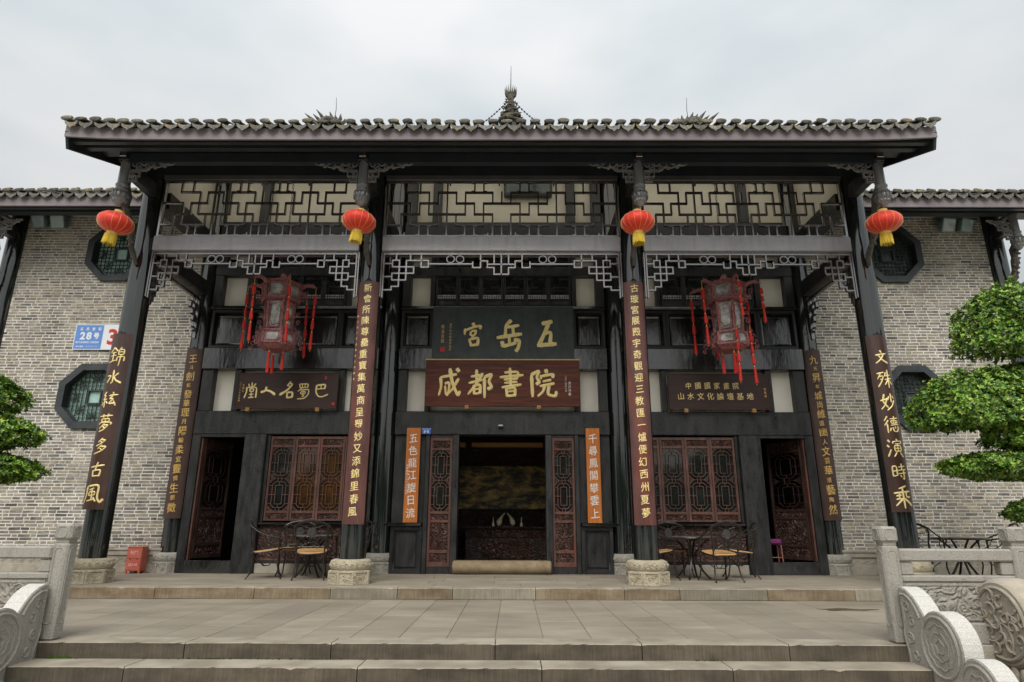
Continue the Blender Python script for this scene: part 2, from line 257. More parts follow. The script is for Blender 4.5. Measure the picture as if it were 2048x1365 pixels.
# ------------------------------------------------------------------ builders
def setp(o, label=None, cat=None, group=None, kind=None):
    if label: o['label'] = label
    if cat: o['category'] = cat
    if group: o['group'] = group
    if kind: o['kind'] = kind
    return o
def thing(name, label, cat, loc=(0, 0, 0), group=None):
    o = bpy.data.objects.new(name, None); COL.objects.link(o); o.location = loc; o.empty_display_size = .1
    return setp(o, label, cat, group)
def rootloc(p):
    while p.parent: p = p.parent
    return Vector(p.location)
class MB:
    def __init__(s): s.v = []; s.f = []
    def add(s, vs, fs):
        k = len(s.v); s.v += [tuple(v) for v in vs]; s.f += [tuple(i + k for i in f) for f in fs]; return s
    def box(s, x0, x1, y0, y1, z0, z1, mat=None):
        vs = [(x, y, z) for z in (z0, z1) for y in (y0, y1) for x in (x0, x1)]
        if mat: vs = [mat @ Vector(v) for v in vs]
        return s.add(vs, [(0, 2, 3, 1), (4, 5, 7, 6), (0, 1, 5, 4), (2, 6, 7, 3), (0, 4, 6, 2), (1, 3, 7, 5)])
    def bar(s, a, b, w, h=None, up=(0, 1, 0)):
        """rectangular bar from a to b; w across, h along 'up'"""
        a, b = Vector(a), Vector(b); h = h or w; t = (b - a).normalized(); up = Vector(up)
        x = t.cross(up)
        if x.length < 1e-4: x = t.cross(Vector((1, 0, 0)))
        x.normalize(); y = x.cross(t).normalized(); vs = []
        for p in (a, b):
            for i, j in ((-1, -1), (1, -1), (1, 1), (-1, 1)): vs.append(p + x * (i * w / 2) + y * (j * h / 2))
        return s.add(vs, [(0, 1, 2, 3), (7, 6, 5, 4), (0, 4, 5, 1), (1, 5, 6, 2), (2, 6, 7, 3), (3, 7, 4, 0)])
    def tube(s, pts, r, n=8, closed=False):
        pts = [Vector(p) for p in pts]; m = len(pts); rs = r if isinstance(r, (list, tuple)) else [r] * m; vs = []; prev = None
        for i, p in enumerate(pts):
            if closed: t = pts[(i + 1) % m] - pts[i - 1]
            else: t = pts[min(i + 1, m - 1)] - pts[max(i - 1, 0)]
            t.normalize()
            if prev is None:
                x = t.cross(Vector((0, 0, 1)))
                if x.length < .05: x = t.cross(Vector((0, 1, 0)))
            else: x = prev - t * prev.dot(t)
            x.normalize(); prev = x; y = t.cross(x)
            for k in range(n): a = 2 * math.pi * k / n; vs.append(p + (x * math.cos(a) + y * math.sin(a)) * rs[i])
        fs = []
        for i in range(m if closed else m - 1):
            for k in range(n):
                a = i * n + k; b = i * n + (k + 1) % n; j = (i + 1) % m; fs.append((a, b, j * n + (k + 1) % n, j * n + k))
        if not closed: fs.append(tuple(range(n))[::-1]); fs.append(tuple((m - 1) * n + k for k in range(n)))
        return s.add(vs, fs)
    def lathe(s, prof, n=20, c=(0, 0, 0), sx=1, sy=1, rot=0, mat=None):
        vs = []; c = Vector(c)
        for r, z in prof:
            for k in range(n):
                a = 2 * math.pi * k / n + rot; p = Vector((math.cos(a) * r * sx, math.sin(a) * r * sy, z))
                if mat: p = mat @ p
                vs.append(c + p)
        m = len(prof); fs = [(i * n + k, i * n + (k + 1) % n, (i + 1) * n + (k + 1) % n, (i + 1) * n + k) for i in range(m - 1) for k in range(n)]
        fs.append(tuple(range(n))[::-1]); fs.append(tuple((m - 1) * n + k for k in range(n)))
        return s.add(vs, fs)
    def prism(s, poly, d0, d1, plane='xz'):
        """poly in plane, extruded along the third axis from d0 to d1"""
        def P(a, b, c): return {'xz': (a, c, b), 'yz': (c, a, b), 'xy': (a, b, c)}[plane]
        n = len(poly); vs = [P(a, b, d0) for a, b in poly] + [P(a, b, d1) for a, b in poly]
        fs = [tuple(range(n)), tuple(range(2 * n - 1, n - 1, -1))] + [(i, i + n, (i + 1) % n + n, (i + 1) % n) for i in range(n)]
        return s.add(vs, fs)
    def frame(s, x0, x1, z0, z1, w, y0, y1):
        s.box(x0, x1, y0, y1, z0, z0 + w); s.box(x0, x1, y0, y1, z1 - w, z1)
        s.box(x0, x0 + w, y0, y1, z0 + w, z1 - w); s.box(x1 - w, x1, y0, y1, z0 + w, z1 - w); return s
    def sphere(s, c, rx, ry=None, rz=None, n=8, m=6):
        ry = ry or rx; rz = rz or rx
        return s.lathe([(math.sin(math.pi * i / m) * rx if 0 < i < m else rx * .02, -math.cos(math.pi * i / m) * rz) for i in range(m + 1)], n, c, 1, ry / rx)
    def xf(s, mat): s.v = [tuple(mat @ Vector(v)) for v in s.v]; return s
    def mesh(s, name, mat, smooth=False, bevel=0, off=Vector((0, 0, 0))):
        me = bpy.data.meshes.new(name); me.from_pydata([tuple(Vector(v) - off) for v in s.v], [], s.f); me.update()
        bm = bmesh.new(); bm.from_mesh(me); bmesh.ops.recalc_face_normals(bm, faces=bm.faces)
        if bevel:
            ed = [e_ for e_ in bm.edges if len(e_.link_faces) == 2 and e_.calc_face_angle(0) > .6]
            bmesh.ops.bevel(bm, geom=ed, offset=bevel, segments=1, affect='EDGES', clamp_overlap=True)
        bm.to_mesh(me); bm.free()
        if smooth:
            me.polygons.foreach_set('use_smooth', [True] * len(me.polygons))
            try: me.set_sharp_from_angle(angle=R(38))
            except Exception: pass
        me.materials.append(mat); return me
    def build(s, name, mat, parent=None, smooth=False, bevel=0, label=None, kind=None):
        off = rootloc(parent) if parent else Vector((0, 0, 0))
        o = bpy.data.objects.new(name, s.mesh(name, mat, smooth, bevel, off)); COL.objects.link(o)
        if parent: o.parent = parent
        if label: o['label'] = label
        if kind: o['kind'] = kind
        return o
def Bx(*a): return MB().box(*a)
def copy_tree(o, parent=None, top=True):
    c = o.copy(); COL.objects.link(c)
    if parent: c.parent = parent
    for ch in list(o.children): copy_tree(ch, c, False)
    return c
def arc(cx, cz, r, a0, a1, n, y=0, ry=None):
    return [(cx + math.cos(R(a0 + (a1 - a0) * i / n)) * r, y, cz + math.sin(R(a0 + (a1 - a0) * i / n)) * (ry or r)) for i in range(n + 1)]

# ------------------------------------------------------------------ lettering
GC = {}
def glyph(ch, bold=.02):
    k = (ch, bold)
    if k in GC: return GC[k]
    c = bpy.data.curves.new('g', 'FONT'); c.body = ch; c.size = 1; c.offset = bold; c.resolution_u = 3
    o = bpy.data.objects.new('g', c); COL.objects.link(o)
    dg = bpy.context.evaluated_depsgraph_get(); dg.update(); me = bpy.data.meshes.new_from_object(o.evaluated_get(dg))
    bm = bmesh.new(); bm.from_mesh(me); bmesh.ops.remove_doubles(bm, verts=bm.verts, dist=1e-5)
    for k_ in range(9):      # cut into narrow strips so that the glyph can follow a curved board
        bmesh.ops.bisect_plane(bm, geom=list(bm.verts) + list(bm.edges) + list(bm.faces), plane_co=(.1 + .1 * k_ + .003, 0, 0), plane_no=(1, 0, 0))
    bm.verts.index_update()
    vs = [(v.co.x, v.co.y) for v in bm.verts]; fs = [tuple(v.index for v in f.verts) for f in bm.faces]
    bd = []
    for e_ in bm.edges:
        if len(e_.link_faces) == 1:
            f = e_.link_faces[0]; i = [v.index for v in f.verts]; a, b = e_.verts[0].index, e_.verts[1].index
            if (i.index(a) + 1) % len(i) != i.index(b): a, b = b, a
            bd.append((a, b))
    bm.free(); bpy.data.objects.remove(o); bpy.data.curves.remove(c); bpy.data.meshes.remove(me)
    if vs:
        x0 = min(v[0] for v in vs); x1 = max(v[0] for v in vs); y0 = min(v[1] for v in vs); y1 = max(v[1] for v in vs)
        vs = [(x - (x0 + x1) / 2, y - (y0 + y1) / 2) for x, y in vs]
    GC[k] = (vs, fs, bd); return GC[k]
def letters(mb, ch, cx, cz, w, h, fn, depth=.004, bold=.02, brush=True):
    """place one glyph, w wide h high at (cx, cz); fn(x, z, d) -> 3-D point, d = height off the surface"""
    vs, fs, bd = glyph(ch, bold)
    if not vs: return
    j = random.Random(ord(ch)); sh = .11 if brush else 0; ph = j.uniform(0, 6)
    X = []
    for x, y in vs:
        if brush:
            q_ = 1 if w > .17 else .45; x2 = x + .028 * q_ * math.sin(6.5 * y + ph) - .05 * y; y2 = y + sh * x + .022 * q_ * math.sin(7 * x + ph)
        else: x2, y2 = x, y
        X.append((x2, y2))
    n = len(X); P = [fn(cx + x * w, cz + y * h, depth) for x, y in X] + [fn(cx + x * w, cz + y * h, 0) for x, y in X]
    mb.add(P, list(fs) + [(b, a, a + n, b + n) for a, b in bd])
def char(parent, ch, cx, cz, w, h, fn, depth, bold, mat, br=True, name='gold_character'):
    m = MB(); letters(m, ch, cx, cz, w, h, fn, depth, bold, br); return m.build(name, mat, parent) if m.v else None
def flatfn(y): return lambda x, z, d: (x, y - d, z)

# ------------------------------------------------------------------ ground and steps
g = MB().box(-60, 60, -60, 60, -1.2, -.98); g.build('ground', groundm, kind='structure')
STEP = .128; ZL = -.148
# landing slabs: strips .44 wide in X, long in Y
land = setp(Bx(-11.5, 11.5, 6.33, 9.42, -1.0, ZL - .012).build('landing', plinthm), kind='structure')
slab_cache = {}
def slab(parent, x0, x1, y0, y1, ztop, th, mat, name, gap=.004, bev=.004):
    dx, dy = x1 - x0 - gap, y1 - y0 - gap; k = (round(dx, 2), round(dy, 2), th, mat.name)
    if k not in slab_cache:
        slab_cache[k] = MB().box(-dx / 2, dx / 2, -dy / 2, dy / 2, -th, 0).mesh(name, mat, False, bev)
    o = bpy.data.objects.new(name, slab_cache[k]); COL.objects.link(o); o.parent = parent
    o.location = ((x0 + x1) / 2, (y0 + y1) / 2, ztop + rnd.uniform(-.0015, .0015)); return o
x = -9.7 + .07
i = 0
while x < 9.4:
    cuts = [6.33] + sorted(rnd.sample([7.0, 7.4, 7.8, 8.2, 8.6, 9.0], 2)) + [9.40]
    for a, b in zip(cuts, cuts[1:]): slab(land, x, x + .44, a, b, ZL, .05, pave, 'paving_slab')
    x += .44; i += 1
for xs, in [((-9.6, -7.9, -6.5, -5.2, -3.98, -2.63, -1.36, .06, 1.33, 2.60, 3.68, 5.0, 6.3, 7.7, 9.3),)]:
    EDGE_X = xs
def worn(parent, x0, x1, y0, y1, ztop, th, mat, name):
    '''a long stone block whose front top arris is worn and chipped'''
    x0 += .004; x1 -= .004; n = max(4, int((x1 - x0) / .045)); m = MB(); chips = [(rnd.uniform(x0, x1), rnd.uniform(.02, .05), rnd.uniform(.006, .016)) for _ in range(rnd.choice([0, 0, 1, 1]))]
    for i_ in range(n + 1):
        x = x0 + (x1 - x0) * i_ / n; c = .005 + rnd.uniform(0, .0018)
        for cx_, w_, d_ in chips:
            if abs(x - cx_) < w_: c += d_ * (1 - abs(x - cx_) / w_)
        if i_ in (0, n): c += .006
        zt = ztop + .0008 * math.sin(x * 5 + y0)
        m.v += [(x, y0, ztop - th), (x, y0 + rnd.uniform(0, .002), zt - c), (x, y0 + c * .9, zt), (x, y1, zt), (x, y1, ztop - th)]
    for i_ in range(n):
        a = i_ * 5; m.f += [(a + q, a + q + 5, a + q + 6, a + q + 1) for q in range(4)]
    m.f += [(0, 1, 2, 3, 4), tuple(n * 5 + q for q in (4, 3, 2, 1, 0))]
    return m.build(name, mat, parent)
steps = setp(Bx(-4.0, 3.68, 4.4, 6.05, -1.0, ZL - STEP * 1 - .14).build('stair_steps', plinthm), kind='structure')
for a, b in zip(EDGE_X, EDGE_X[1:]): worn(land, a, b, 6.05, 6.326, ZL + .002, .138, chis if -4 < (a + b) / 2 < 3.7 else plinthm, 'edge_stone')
joints = [(-4.0, -2.95, -1.05, .45, 2.0, 3.68), (-4.0, -2.2, -.3, 1.15, 2.6, 3.68), (-4.0, -2.9, -1.2, .6, 2.2, 3.68), (-4.0, -2.2, -.3, 1.15, 2.6, 3.68), (-4.0, -2.9, -1.2, .6, 2.2, 3.68)]
for k in range(5):
    z = ZL - STEP * (k + 1)
    for a, b in zip(joints[k], joints[k][1:]):
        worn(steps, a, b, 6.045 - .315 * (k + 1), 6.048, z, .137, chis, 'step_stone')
mb = MB()
for k in range(160):    # thin moss and weeds in the joints of the steps
    u = rnd.choice([0, 0, 1]); xx = rnd.gauss(-1.9, .5) if rnd.random() < .45 else rnd.choice([-3.72, -3.7, 1.9, 2.9, -2.3]) + rnd.gauss(0, .05)
    if not -3.9 < xx < 3.6: continue
    yy = 6.045 - .315 * u - .002; zz = ZL - STEP * (u + 1)
    for q in range(3):
        a = rnd.uniform(0, 6.28); h = rnd.uniform(.006, .016) * (2.2 if xx < -3.6 else 1)
        mb.add([(xx - .008, yy, zz), (xx + .008, yy, zz), (xx + math.cos(a) * .012, yy - .012, zz + h)], [(0, 1, 2)])
setp(mb.build('joint_moss', grassm), kind='stuff', label='thin green moss and weeds growing in the joints of the steps')

# terrace
terr = setp(Bx(-11.5, 11.5, 9.66, 17.2, -1.0, -.012).build('terrace', plinthm), kind='structure')
tj = [-9.4, -7.6, -6.3, -4.72, -3.35, -2.3, -1.38, -.62, .52, 1.74, 2.5, 3.7, 4.9, 6.2, 7.7, 9.3]
for k, (a, b) in enumerate(zip(tj, tj[1:])):
    worn(terr, a, b, 9.40, 9.656, .0, .144, edgeb if k not in (5, 7, 10, 12) else edgeg, 'edge_stone')
yy = 9.66; rws = [9.66, 10.12, 10.58, 11.04, 11.5, 11.96, 12.3]
for a, b in zip(rws, rws[1:]):
    x = -9.4 + rnd.uniform(0, .6)
    while x < 9.2:
        wdt = rnd.choice([.8, 1.0, 1.25]); slab(terr, x, min(x + wdt, 9.3), a, b, 0, .05, pave, 'paving_slab'); x += wdt

pud = MB(); pud.prism([(4.30 + math.cos(a) * (.34 + .08 * math.sin(3 * a + 1)), 8.47 + math.sin(a) * (.12 + .03 * math.sin(5 * a))) for a in [i_ * math.pi / 20 for i_ in range(40)]], ZL + .0005, ZL + .003, 'xy')
setp(pud.build('puddle', pm('wet_stone', (.02, .018, .015), (.03, .027, .022), .12, 6, spec=.4)), kind='structure')
# ------------------------------------------------------------------ temple hall
YF, YB, XA, XO = 10.09, 12.18, 2.205, 6.09
hall = thing('temple_hall', 'black timber temple hall with tiled eave, tall columns and fretwork between grey brick wings', 'building')
def column(x, y, r, z1, base, grey=False):
    c = MB().lathe([(r, .30), (r, 2.4), (r * .985, z1)], 28, (x, y, 0)).build('column', lacq, hall, True)
    b = MB(); rb = base
    b.lathe([(rb, 0), (rb, .185), (rb * .97, .195)], 8, (x, y, 0), rot=R(22.5))
    lo = b.build('column_base', carvg if grey else carv, c, False, .008)
    b = MB(); pr = [(rb * .88, .196), (rb * .93, .21), (rb * .97, .235), (rb * .98, .285), (rb * .94, .325), (rb * .80, .345)]
    b.lathe(pr, 28, (x, y, 0)); b.build('base_drum', carvg if grey else carv, c, True)
    # raised panel frames on each face of the octagon
    b = MB(); ap = rb * math.cos(R(22.5)); hw = rb * math.sin(R(22.5))
    for k in range(8):
        m = Matrix.Translation((x, y, 0)) @ Matrix.Rotation(R(45 * k), 4, 'Z')
        for (u0_, u1_, z0_, z1_) in ((-hw * .96, hw * .96, .003, .02), (-hw * .96, hw * .96, .162, .184), (-hw * .96, -hw * .78, .02, .162), (hw * .78, hw * .96, .02, .162)):
            b.box(ap - .002, ap + .013, u0_, u1_, z0_, z1_, m)
    b.build('panel_frame', carvg if grey else carv, lo)
    q_on = True
    b = MB()
    for k in range(8):
        m = Matrix.Translation((x, y, 0)) @ Matrix.Rotation(R(45 * k), 4, 'Z')
        for q in range(9):
            py, pz = rnd.uniform(-hw * .6, hw * .6), rnd.uniform(.045, .138); s_ = rnd.uniform(.018, .034)
            pts = [m @ Vector((ap + .004, py + math.cos(t) * s_ * (1 - t / 9), pz + math.sin(t) * s_ * (1 - t / 9))) for t in [i_ * .7 + q for i_ in range(7)]]
            b.tube(pts, .0075, 4)
        if q_on:
            for q in range(3):
                a = k * math.pi / 4 + q * .26; rr_ = rb * .985; pts = [(x + math.cos(a + math.cos(t) * .10 * (1 - t / 7)) * rr_, y + math.sin(a + math.cos(t) * .10 * (1 - t / 7)) * rr_, .265 + math.sin(t) * .035 * (1 - t / 7)) for t in [i_ * .8 + q for i_ in range(7)]]; b.tube(pts, .008, 4)
    b.build('carved_relief', carvg if grey else carv, lo, True, kind='stuff')
    return c
for x in (-XO, -XA, XA, XO): column(x, YF, .19, 6.95, .315)
for x in (-XO + .11, -XA, XA, XO - .11): column(x, YB, .2, 8.3, .30, True)

def bays(): return ((-XO + .19, -XA - .19), (-XA + .19, XA - .19), (XA + .19, XO - .19))
# front beams, architrave, purlin
for a, b in bays():
    Bx(a, b, 9.93, 10.23, 5.27, 5.54).build('beam', greyw, hall, False, .012)
    Bx(a, b, 9.95, 10.05, 6.62, 6.70).build('lattice_rail', darkg, hall)
Bx(-6.3, 6.3, 9.97, 10.2, 6.70, 7.1).build('architrave', soffw, hall)
Bx(-6.45, 6.45, 9.02, 9.22, 6.60, 6.74).build('purlin', soffw, hall, False, .01)
Bx(-6.12, 6.12, 9.06, 9.18, 6.42, 6.58).build('purlin_board', soffw, hall)

# upper fret panels: symmetric pattern on a 25 x 5 grid
SEG = [(-12.5, 4, -11, 4), (-11, 5, -11, 3), (-11, 3, -9, 3), (-9, 3, -9, 2), (-9, 2, -7, 2), (-7, 2, -7, 1), (-7, 1, -5, 1), (-5, 1, -5, 2), (-5, 2, -3, 2), (-3, 2, -3, 3), (-3, 3, -1, 3), (-1, 3, -1, 5),
       (-10, 4, -10, 2), (-12.5, 2, -10, 2), (-10, 4, -7, 4), (-7, 4, -7, 3), (-8, 3, -4, 3), (-8, 3, -8, 1), (-8, 1, -10.5, 1), (-10.5, 0, -10.5, 1), (-9, 0, -9, 1), (-4, 3, -4, 1), (-4, 1, -1, 1), (-1, 1, -1, 2), (-2, 2, 0, 2),
       (-2, 2, -2, 4), (-2, 4, -5, 4), (-5, 4, -5, 3), (-6, 0, -6, 5), (-9, 4, -9, 5), (-8, 4, -8, 5), (-4, 4, -4, 5), (-3, 4, -3, 5), (-3, 0, -3, 1), (-2, 0, -2, 1), (-1, 4, 0, 4)]
CEN = [(0, 4, 0, 5), (0, 1, 0, 2)]
def fret(cx, half, ztop, zbot, y):
    t = thing_none = MB(); p = half / 12.5; c = (ztop - zbot) / 5; bw = .025
    def put(a, b, c_, d_):
        x0, x1 = cx + a * p, cx + c_ * p; z0, z1 = ztop - b * c, ztop - d_ * c
        x0, x1 = min(x0, x1), max(x0, x1); z0, z1 = min(z0, z1), max(z0, z1)
        hz = (a == c_)
        e_ = .0008 * (rnd.random())
        if hz: t.box(x0 - bw / 2, x1 + bw / 2, y - .024 + e_, y + .024, z0 - bw / 2, z1 + bw / 2)
        else: t.box(x0 - bw / 2 + .001, x1 + bw / 2 - .001, y - .026 + e_, y + .026, z0 - bw / 2, z1 + bw / 2)
    for s_ in SEG:
        put(*s_)
        put(-s_[0], s_[1], -s_[2], s_[3])
    for s_ in CEN: put(*s_)
    for k in (-9, -4):      # small feet where paired uprights meet the rails
        for sg in (1, -1):
            for r_, dz in ((4, -1), (5, 1), (0, -1), (1, 1)):
                for kk, d_ in ((k, -1), (k + 1, 1)):
                    if r_ in (0, 1) and k == -9: continue
                    if r_ in (0, 1): kk += 1
                    x = cx + sg * (kk * p + d_ * .03); z = ztop - r_ * c + dz * .02; t.box(x - .026, x + .026, y - .018, y + .018, z - .012, z + .012)
    for kk in (-10.55, -1.5):
        for sg in (1, -1):
            x = cx + sg * kk * p; t.box(x - .012, x + .012, y - .018, y + .018, zbot, zbot + .07); x2 = cx + sg * (kk - .25) * p; t.box(x2 - .03, x2 + .03, y - .0179, y + .0179, zbot, zbot + .03)
            x = cx + sg * (kk * .6 + .6) * p; t.box(x - .012, x + .012, y - .018, y + .018, ztop - .07, ztop)
    f = MB().frame(cx - half - .035, cx + half + .035, zbot - .02, ztop + .02, .035, y - .03, y + .03)
    o = f.build('fret_frame', lattw, hall); t.build('fret_bars', lattw, o)
for a, b in bays(): fret((a + b) / 2, (b - a) / 2 - .05, 6.60, 5.56, 10.0)

# hanging fret (gua luo) below the beam; coordinates in metres from the bay centre and from the top
HS = [(-.355, .12, -.475, .12), (-.475, .12, -.475, .24), (-.475, .24, -.345, .24), (-.345, 0, -.345, .24), (-.475, .12, -.23, .12), (-.23, .12, -.23, .24), (-.23, .24, -.12, .24), (-.12, .24, -.12, .36), (-.12, .36, 0, .36), (-.23, .18, 0, .18),
      (-.12, 0, -.12, .18), (-1.205, .175, -.475, .175), (-1.33, .115, -1.21, .115), (-1.21, .115, -1.21, .235), (-1.21, .235, -1.33, .235), (-1.33, 0, -1.33, .235), (-1.575, .115, -1.33, .115), (-1.51, 0, -1.51, .115), (-1.575, .115, -1.575, .465),
      (-1.805, .11, -1.69, .11), (-1.69, .11, -1.69, .58), (-1.805, .11, -1.805, .23), (-1.805, .23, -1.45, .23), (-1.745, 0, -1.745, .11), (-1.94, .17, -1.805, .17), (-1.45, .23, -1.45, .345), (-1.805, .345, -1.45, .345), (-1.805, .345, -1.805, .465),
      (-1.805, .465, -1.575, .465), (-1.94, .405, -1.805, .405), (-1.805, .58, -1.69, .58), (-1.805, .58, -1.805, .64), (-1.94, .64, -1.805, .64)]
def gualuo(cx, half, ztop, y, side=None, mat=None):
    """side=(x, y0, y1): run along Y at that x instead of along X"""
    mat = mat or hangw; s = (half) / 1.96; t = MB(); bw = .022
    def P(u, z, d): return (cx + u, y + d, z) if side is None else (side[0] + d, cx + u, z)
    def put(a, b, c_, d_):
        x0, x1 = sorted((a * s, c_ * s)); z0, z1 = sorted((ztop - b, ztop - d_)); k = .022 if abs(a - c_) < 1e-6 else .0235
        P0 = P(x0 - bw / 2, z0 - bw / 2, -k); P1 = P(x1 + bw / 2, z1 + bw / 2, k)
        t.box(min(P0[0], P1[0]), max(P0[0], P1[0]), min(P0[1], P1[1]), max(P0[1], P1[1]), P0[2], P1[2])
    for q in HS:
        if side and -1.3 < q[0] < -.5 and q[2] > -1.3 and q[2] < 0: continue
        if side and max(q[0], q[2]) > -1.2: continue
        put(*q)
        if not side: put(-q[0], q[1], -q[2], q[3])
    if not side: put(0, 0, 0, .36)
    f = MB()
    for (u0_, u1_, z0_, z1_) in ((-half, half, ztop - .01, ztop + .016), (-half - .03, half + .03, ztop + .026, ztop + .046), (-half, -half + .022, ztop - .78, ztop - .01), (half - .022, half, ztop - .78, ztop - .01),
                                 (-half - .035, -half - .015, ztop - .76, ztop + .03), (half + .015, half + .035, ztop - .76, ztop + .03)):
        P0 = P(u0_, z0_, -.028); P1 = P(u1_, z1_, .028)
        f.box(min(P0[0], P1[0]), max(P0[0], P1[0]), min(P0[1], P1[1]), max(P0[1], P1[1]), P0[2], P1[2])
    o = f.build('hanging_fret_frame', mat, hall); t.build('hanging_fret_bars', mat, o)
    if side:
        t = MB()
        for q in HS:
            if max(q[0], q[2]) <= -1.2: put2 = (-q[0], q[1], -q[2], q[3]); a_, b_, c_, d_ = put2; xs_ = sorted((a_ * s, c_ * s)); zs_ = sorted((ztop - b_, ztop - d_)); k_ = .022 if abs(a_ - c_) < 1e-6 else .0235; t.box(side[0] - k_, side[0] + k_, cx + xs_[0] - bw / 2, cx + xs_[1] + bw / 2, zs_[0] - bw / 2, zs_[1] + bw / 2)
        t.build('hanging_fret_bars', mat, o)
    if not side:
        rg = MB()
        for sg in (-1, 1):
            for cc in (-.845, -.765 + .075):
                pts = [(cx + sg * cc * s + math.cos(a) * .064, y, ztop - .085 + math.sin(a) * .064) for a in [i_ * math.pi / 12 for i_ in range(24)]]
                MB().tube(pts, .0135, 6, True).build('fret_ring', mat, o, True)
for a, b in bays(): gualuo((a + b) / 2, (b - a) / 2 - .03, 5.225, 10.0)
for sg in (-1, 1):   # side fretwork and tie beams between front and rear columns
    gualuo((10.28 + 11.98) / 2, .84, 5.10, 0, side=(sg * (XO - .06), 0, 0))
    xs = sorted((sg * (XO - .18), sg * (XO + .06)))
    Bx(xs[0], xs[1], 10.25, 12.0, 5.22, 5.5).build('tie_beam', blackw, hall)
    Bx(xs[0], xs[1], 10.25, 12.0, 6.2, 6.52).build('tie_beam', blackw, hall)
    MB().prism([(10.25, 6.52), (12.1, 6.52), (12.1, 8.3), (10.25, 7.1)], sg * XO - .04, sg * XO + .04, 'yz').build('side_plaster', plasty, hall)
for x in (-XA, XA):
    Bx(x - .1, x + .1, 10.25, 12.0, 6.2, 6.5).build('tie_beam', blackw, hall)

# pendant posts, beams to them, carved struts and corner brackets
def spiral(mb, c, r, a0, turns, rad, sx=1, n=14):
    pts = []
    for i_ in range(n + 1):
        t = i_ / n; a = a0 + turns * 2 * math.pi * t; q = r * (1 - .8 * t); pts.append((c[0] + sx * math.cos(a) * q, c[1], c[2] + math.sin(a) * q))
    mb.tube(pts, [rad * (1 - .35 * i_ / n) for i_ in range(n + 1)], 5)
def pendant(x, y, zt, parent, zb=5.66, s=1, brackets=(-1, 1), bl=1):
    prof = [(.02, zb), (.055 * s, zb + .03), (.088 * s, zb + .08), (.112 * s, zb + .13), (.118 * s, zb + .19), (.106 * s, zb + .245), (.09 * s, zb + .262), (.096 * s, zb + .275), (.092 * s, zb + .30), (.078 * s, zb + .312), (.082 * s, zb + .33), (.095 * s, zb + .35),
            (.093 * s, zb + .372), (.076 * s, zb + .385), (.074 * s, zb + .7), (.068 * s, zb + .78)]
    p = MB().lathe(prof, 20, (x, y, 0)).build('pendant_post', pendw, parent, True)
    b = MB()
    for k in range(12):
        a = k * math.pi / 6; cx_, cy_ = x + math.cos(a) * .112 * s, y + math.sin(a) * .112 * s
        b.sphere((cx_, cy_, zb + .19), .022 * s, .022 * s, .05 * s, 6, 4); b.sphere((x + math.cos(a + .26) * .085 * s, y + math.sin(a + .26) * .085 * s, zb + .1), .02 * s, .02 * s, .04 * s, 5, 4)
    for zz, r_ in ((zb + .245, .112), (zb + .135, .117)):
        b.tube([(x + math.cos(k * math.pi / 8) * r_ * s, y + math.sin(k * math.pi / 8) * r_ * s, zz) for k in range(16)], .009, 5, True)
    b.build('carved_knob', darkg, p, True)
    b = Bx(x - .085 * s, x + .085 * s, y - .085 * s, y + .4, zb + .78, zt).build('post_block', blackw, p, False, .01)
    Bx(x - .055 * s, x + .055 * s, y - .13 * s, y - .086 * s, zb + .82, zb + .95).build('beam_end', lattw, p, False, .008)
    for sg in brackets:
        m = MB(); h = .022; x0 = x + sg * .085
        def bx_(u0_, u1_, z0_, z1_): xs = sorted((x0 + sg * u0_, x0 + sg * u1_)); m.box(xs[0], xs[1], y - h, y + h, z0_, z1_)
        Z = zt - .10                      # top of bracket
        t_ = .016
        for (u, v_, a, b_) in ((0, 0, .13, .09), (0, .09, .17, .10), (0, .0, .0, .0)):
            if a: 
                zb_ = Z - .43 + v_
                bx_(u, u + a, zb_ - .0, zb_ + t_); bx_(u, u + t_, zb_ + t_, zb_ + b_); bx_(u + a - t_, u + a, zb_ + t_, zb_ + b_); bx_(u + t_, u + a - t_ - .02, zb_ + b_ - t_ - .001, zb_ + b_ - .001)
                bx_(u + .045, u + .06, zb_ + .035, zb_ + b_ - t_); bx_(u + .06, u + .09, zb_ + .035, zb_ + .049)
        bx_(0, .26, Z - .235, Z - .219); bx_(.244, .26, Z - .219, Z - .15)
        # leafy scrollwork thinning towards the tip
        for (cu, cz_, r_, a0, tn) in ((.07, .11, .075, 0, 1.3), (.20, .09, .07, 2, -1.3), (.33, .10, .085, 1, 1.3), (.47, .07, .07, 3, -1.2), (.60, .075, .065, 0, 1.3), (.73, .05, .05, 2, -1.2), (.84, .045, .042, 1, 1.2), (.94, .03, .03, 3, -1.1),
                                      (.14, .17, .045, 3, 1.2), (.27, .19, .04, 1, -1.2), (.40, .165, .035, 2, 1.2), (.535, .14, .03, 0, -1.1)):
            spiral(m, (x0 + sg * cu * bl, y, Z - cz_), r_ * (.5 + .5 * bl), a0, tn, .0145, sg)
        pts = [(x0 + sg * (.02 + .98 * q / 24) * bl, y, Z - .225 * (1 - q / 24) ** .8 - .014 * math.sin(q * 1.35) - .012) for q in range(25)]
        m.tube(pts, .012, 5); m.build('carved_bracket', brackw, p, True)
    return p
for x in (-XO + .05, -XA + .0, XA, XO - .05):
    br = (-1, 1) if abs(x) < 3 else ((1,) if x < 0 else (-1,))
    pendant(x, 9.12, 6.62, hall, 5.66, 1, br)
    Bx(x - .075, x + .075, 9.2, 9.92, 6.26, 6.5).build('cantilever_beam', blackw, hall, False, .01)
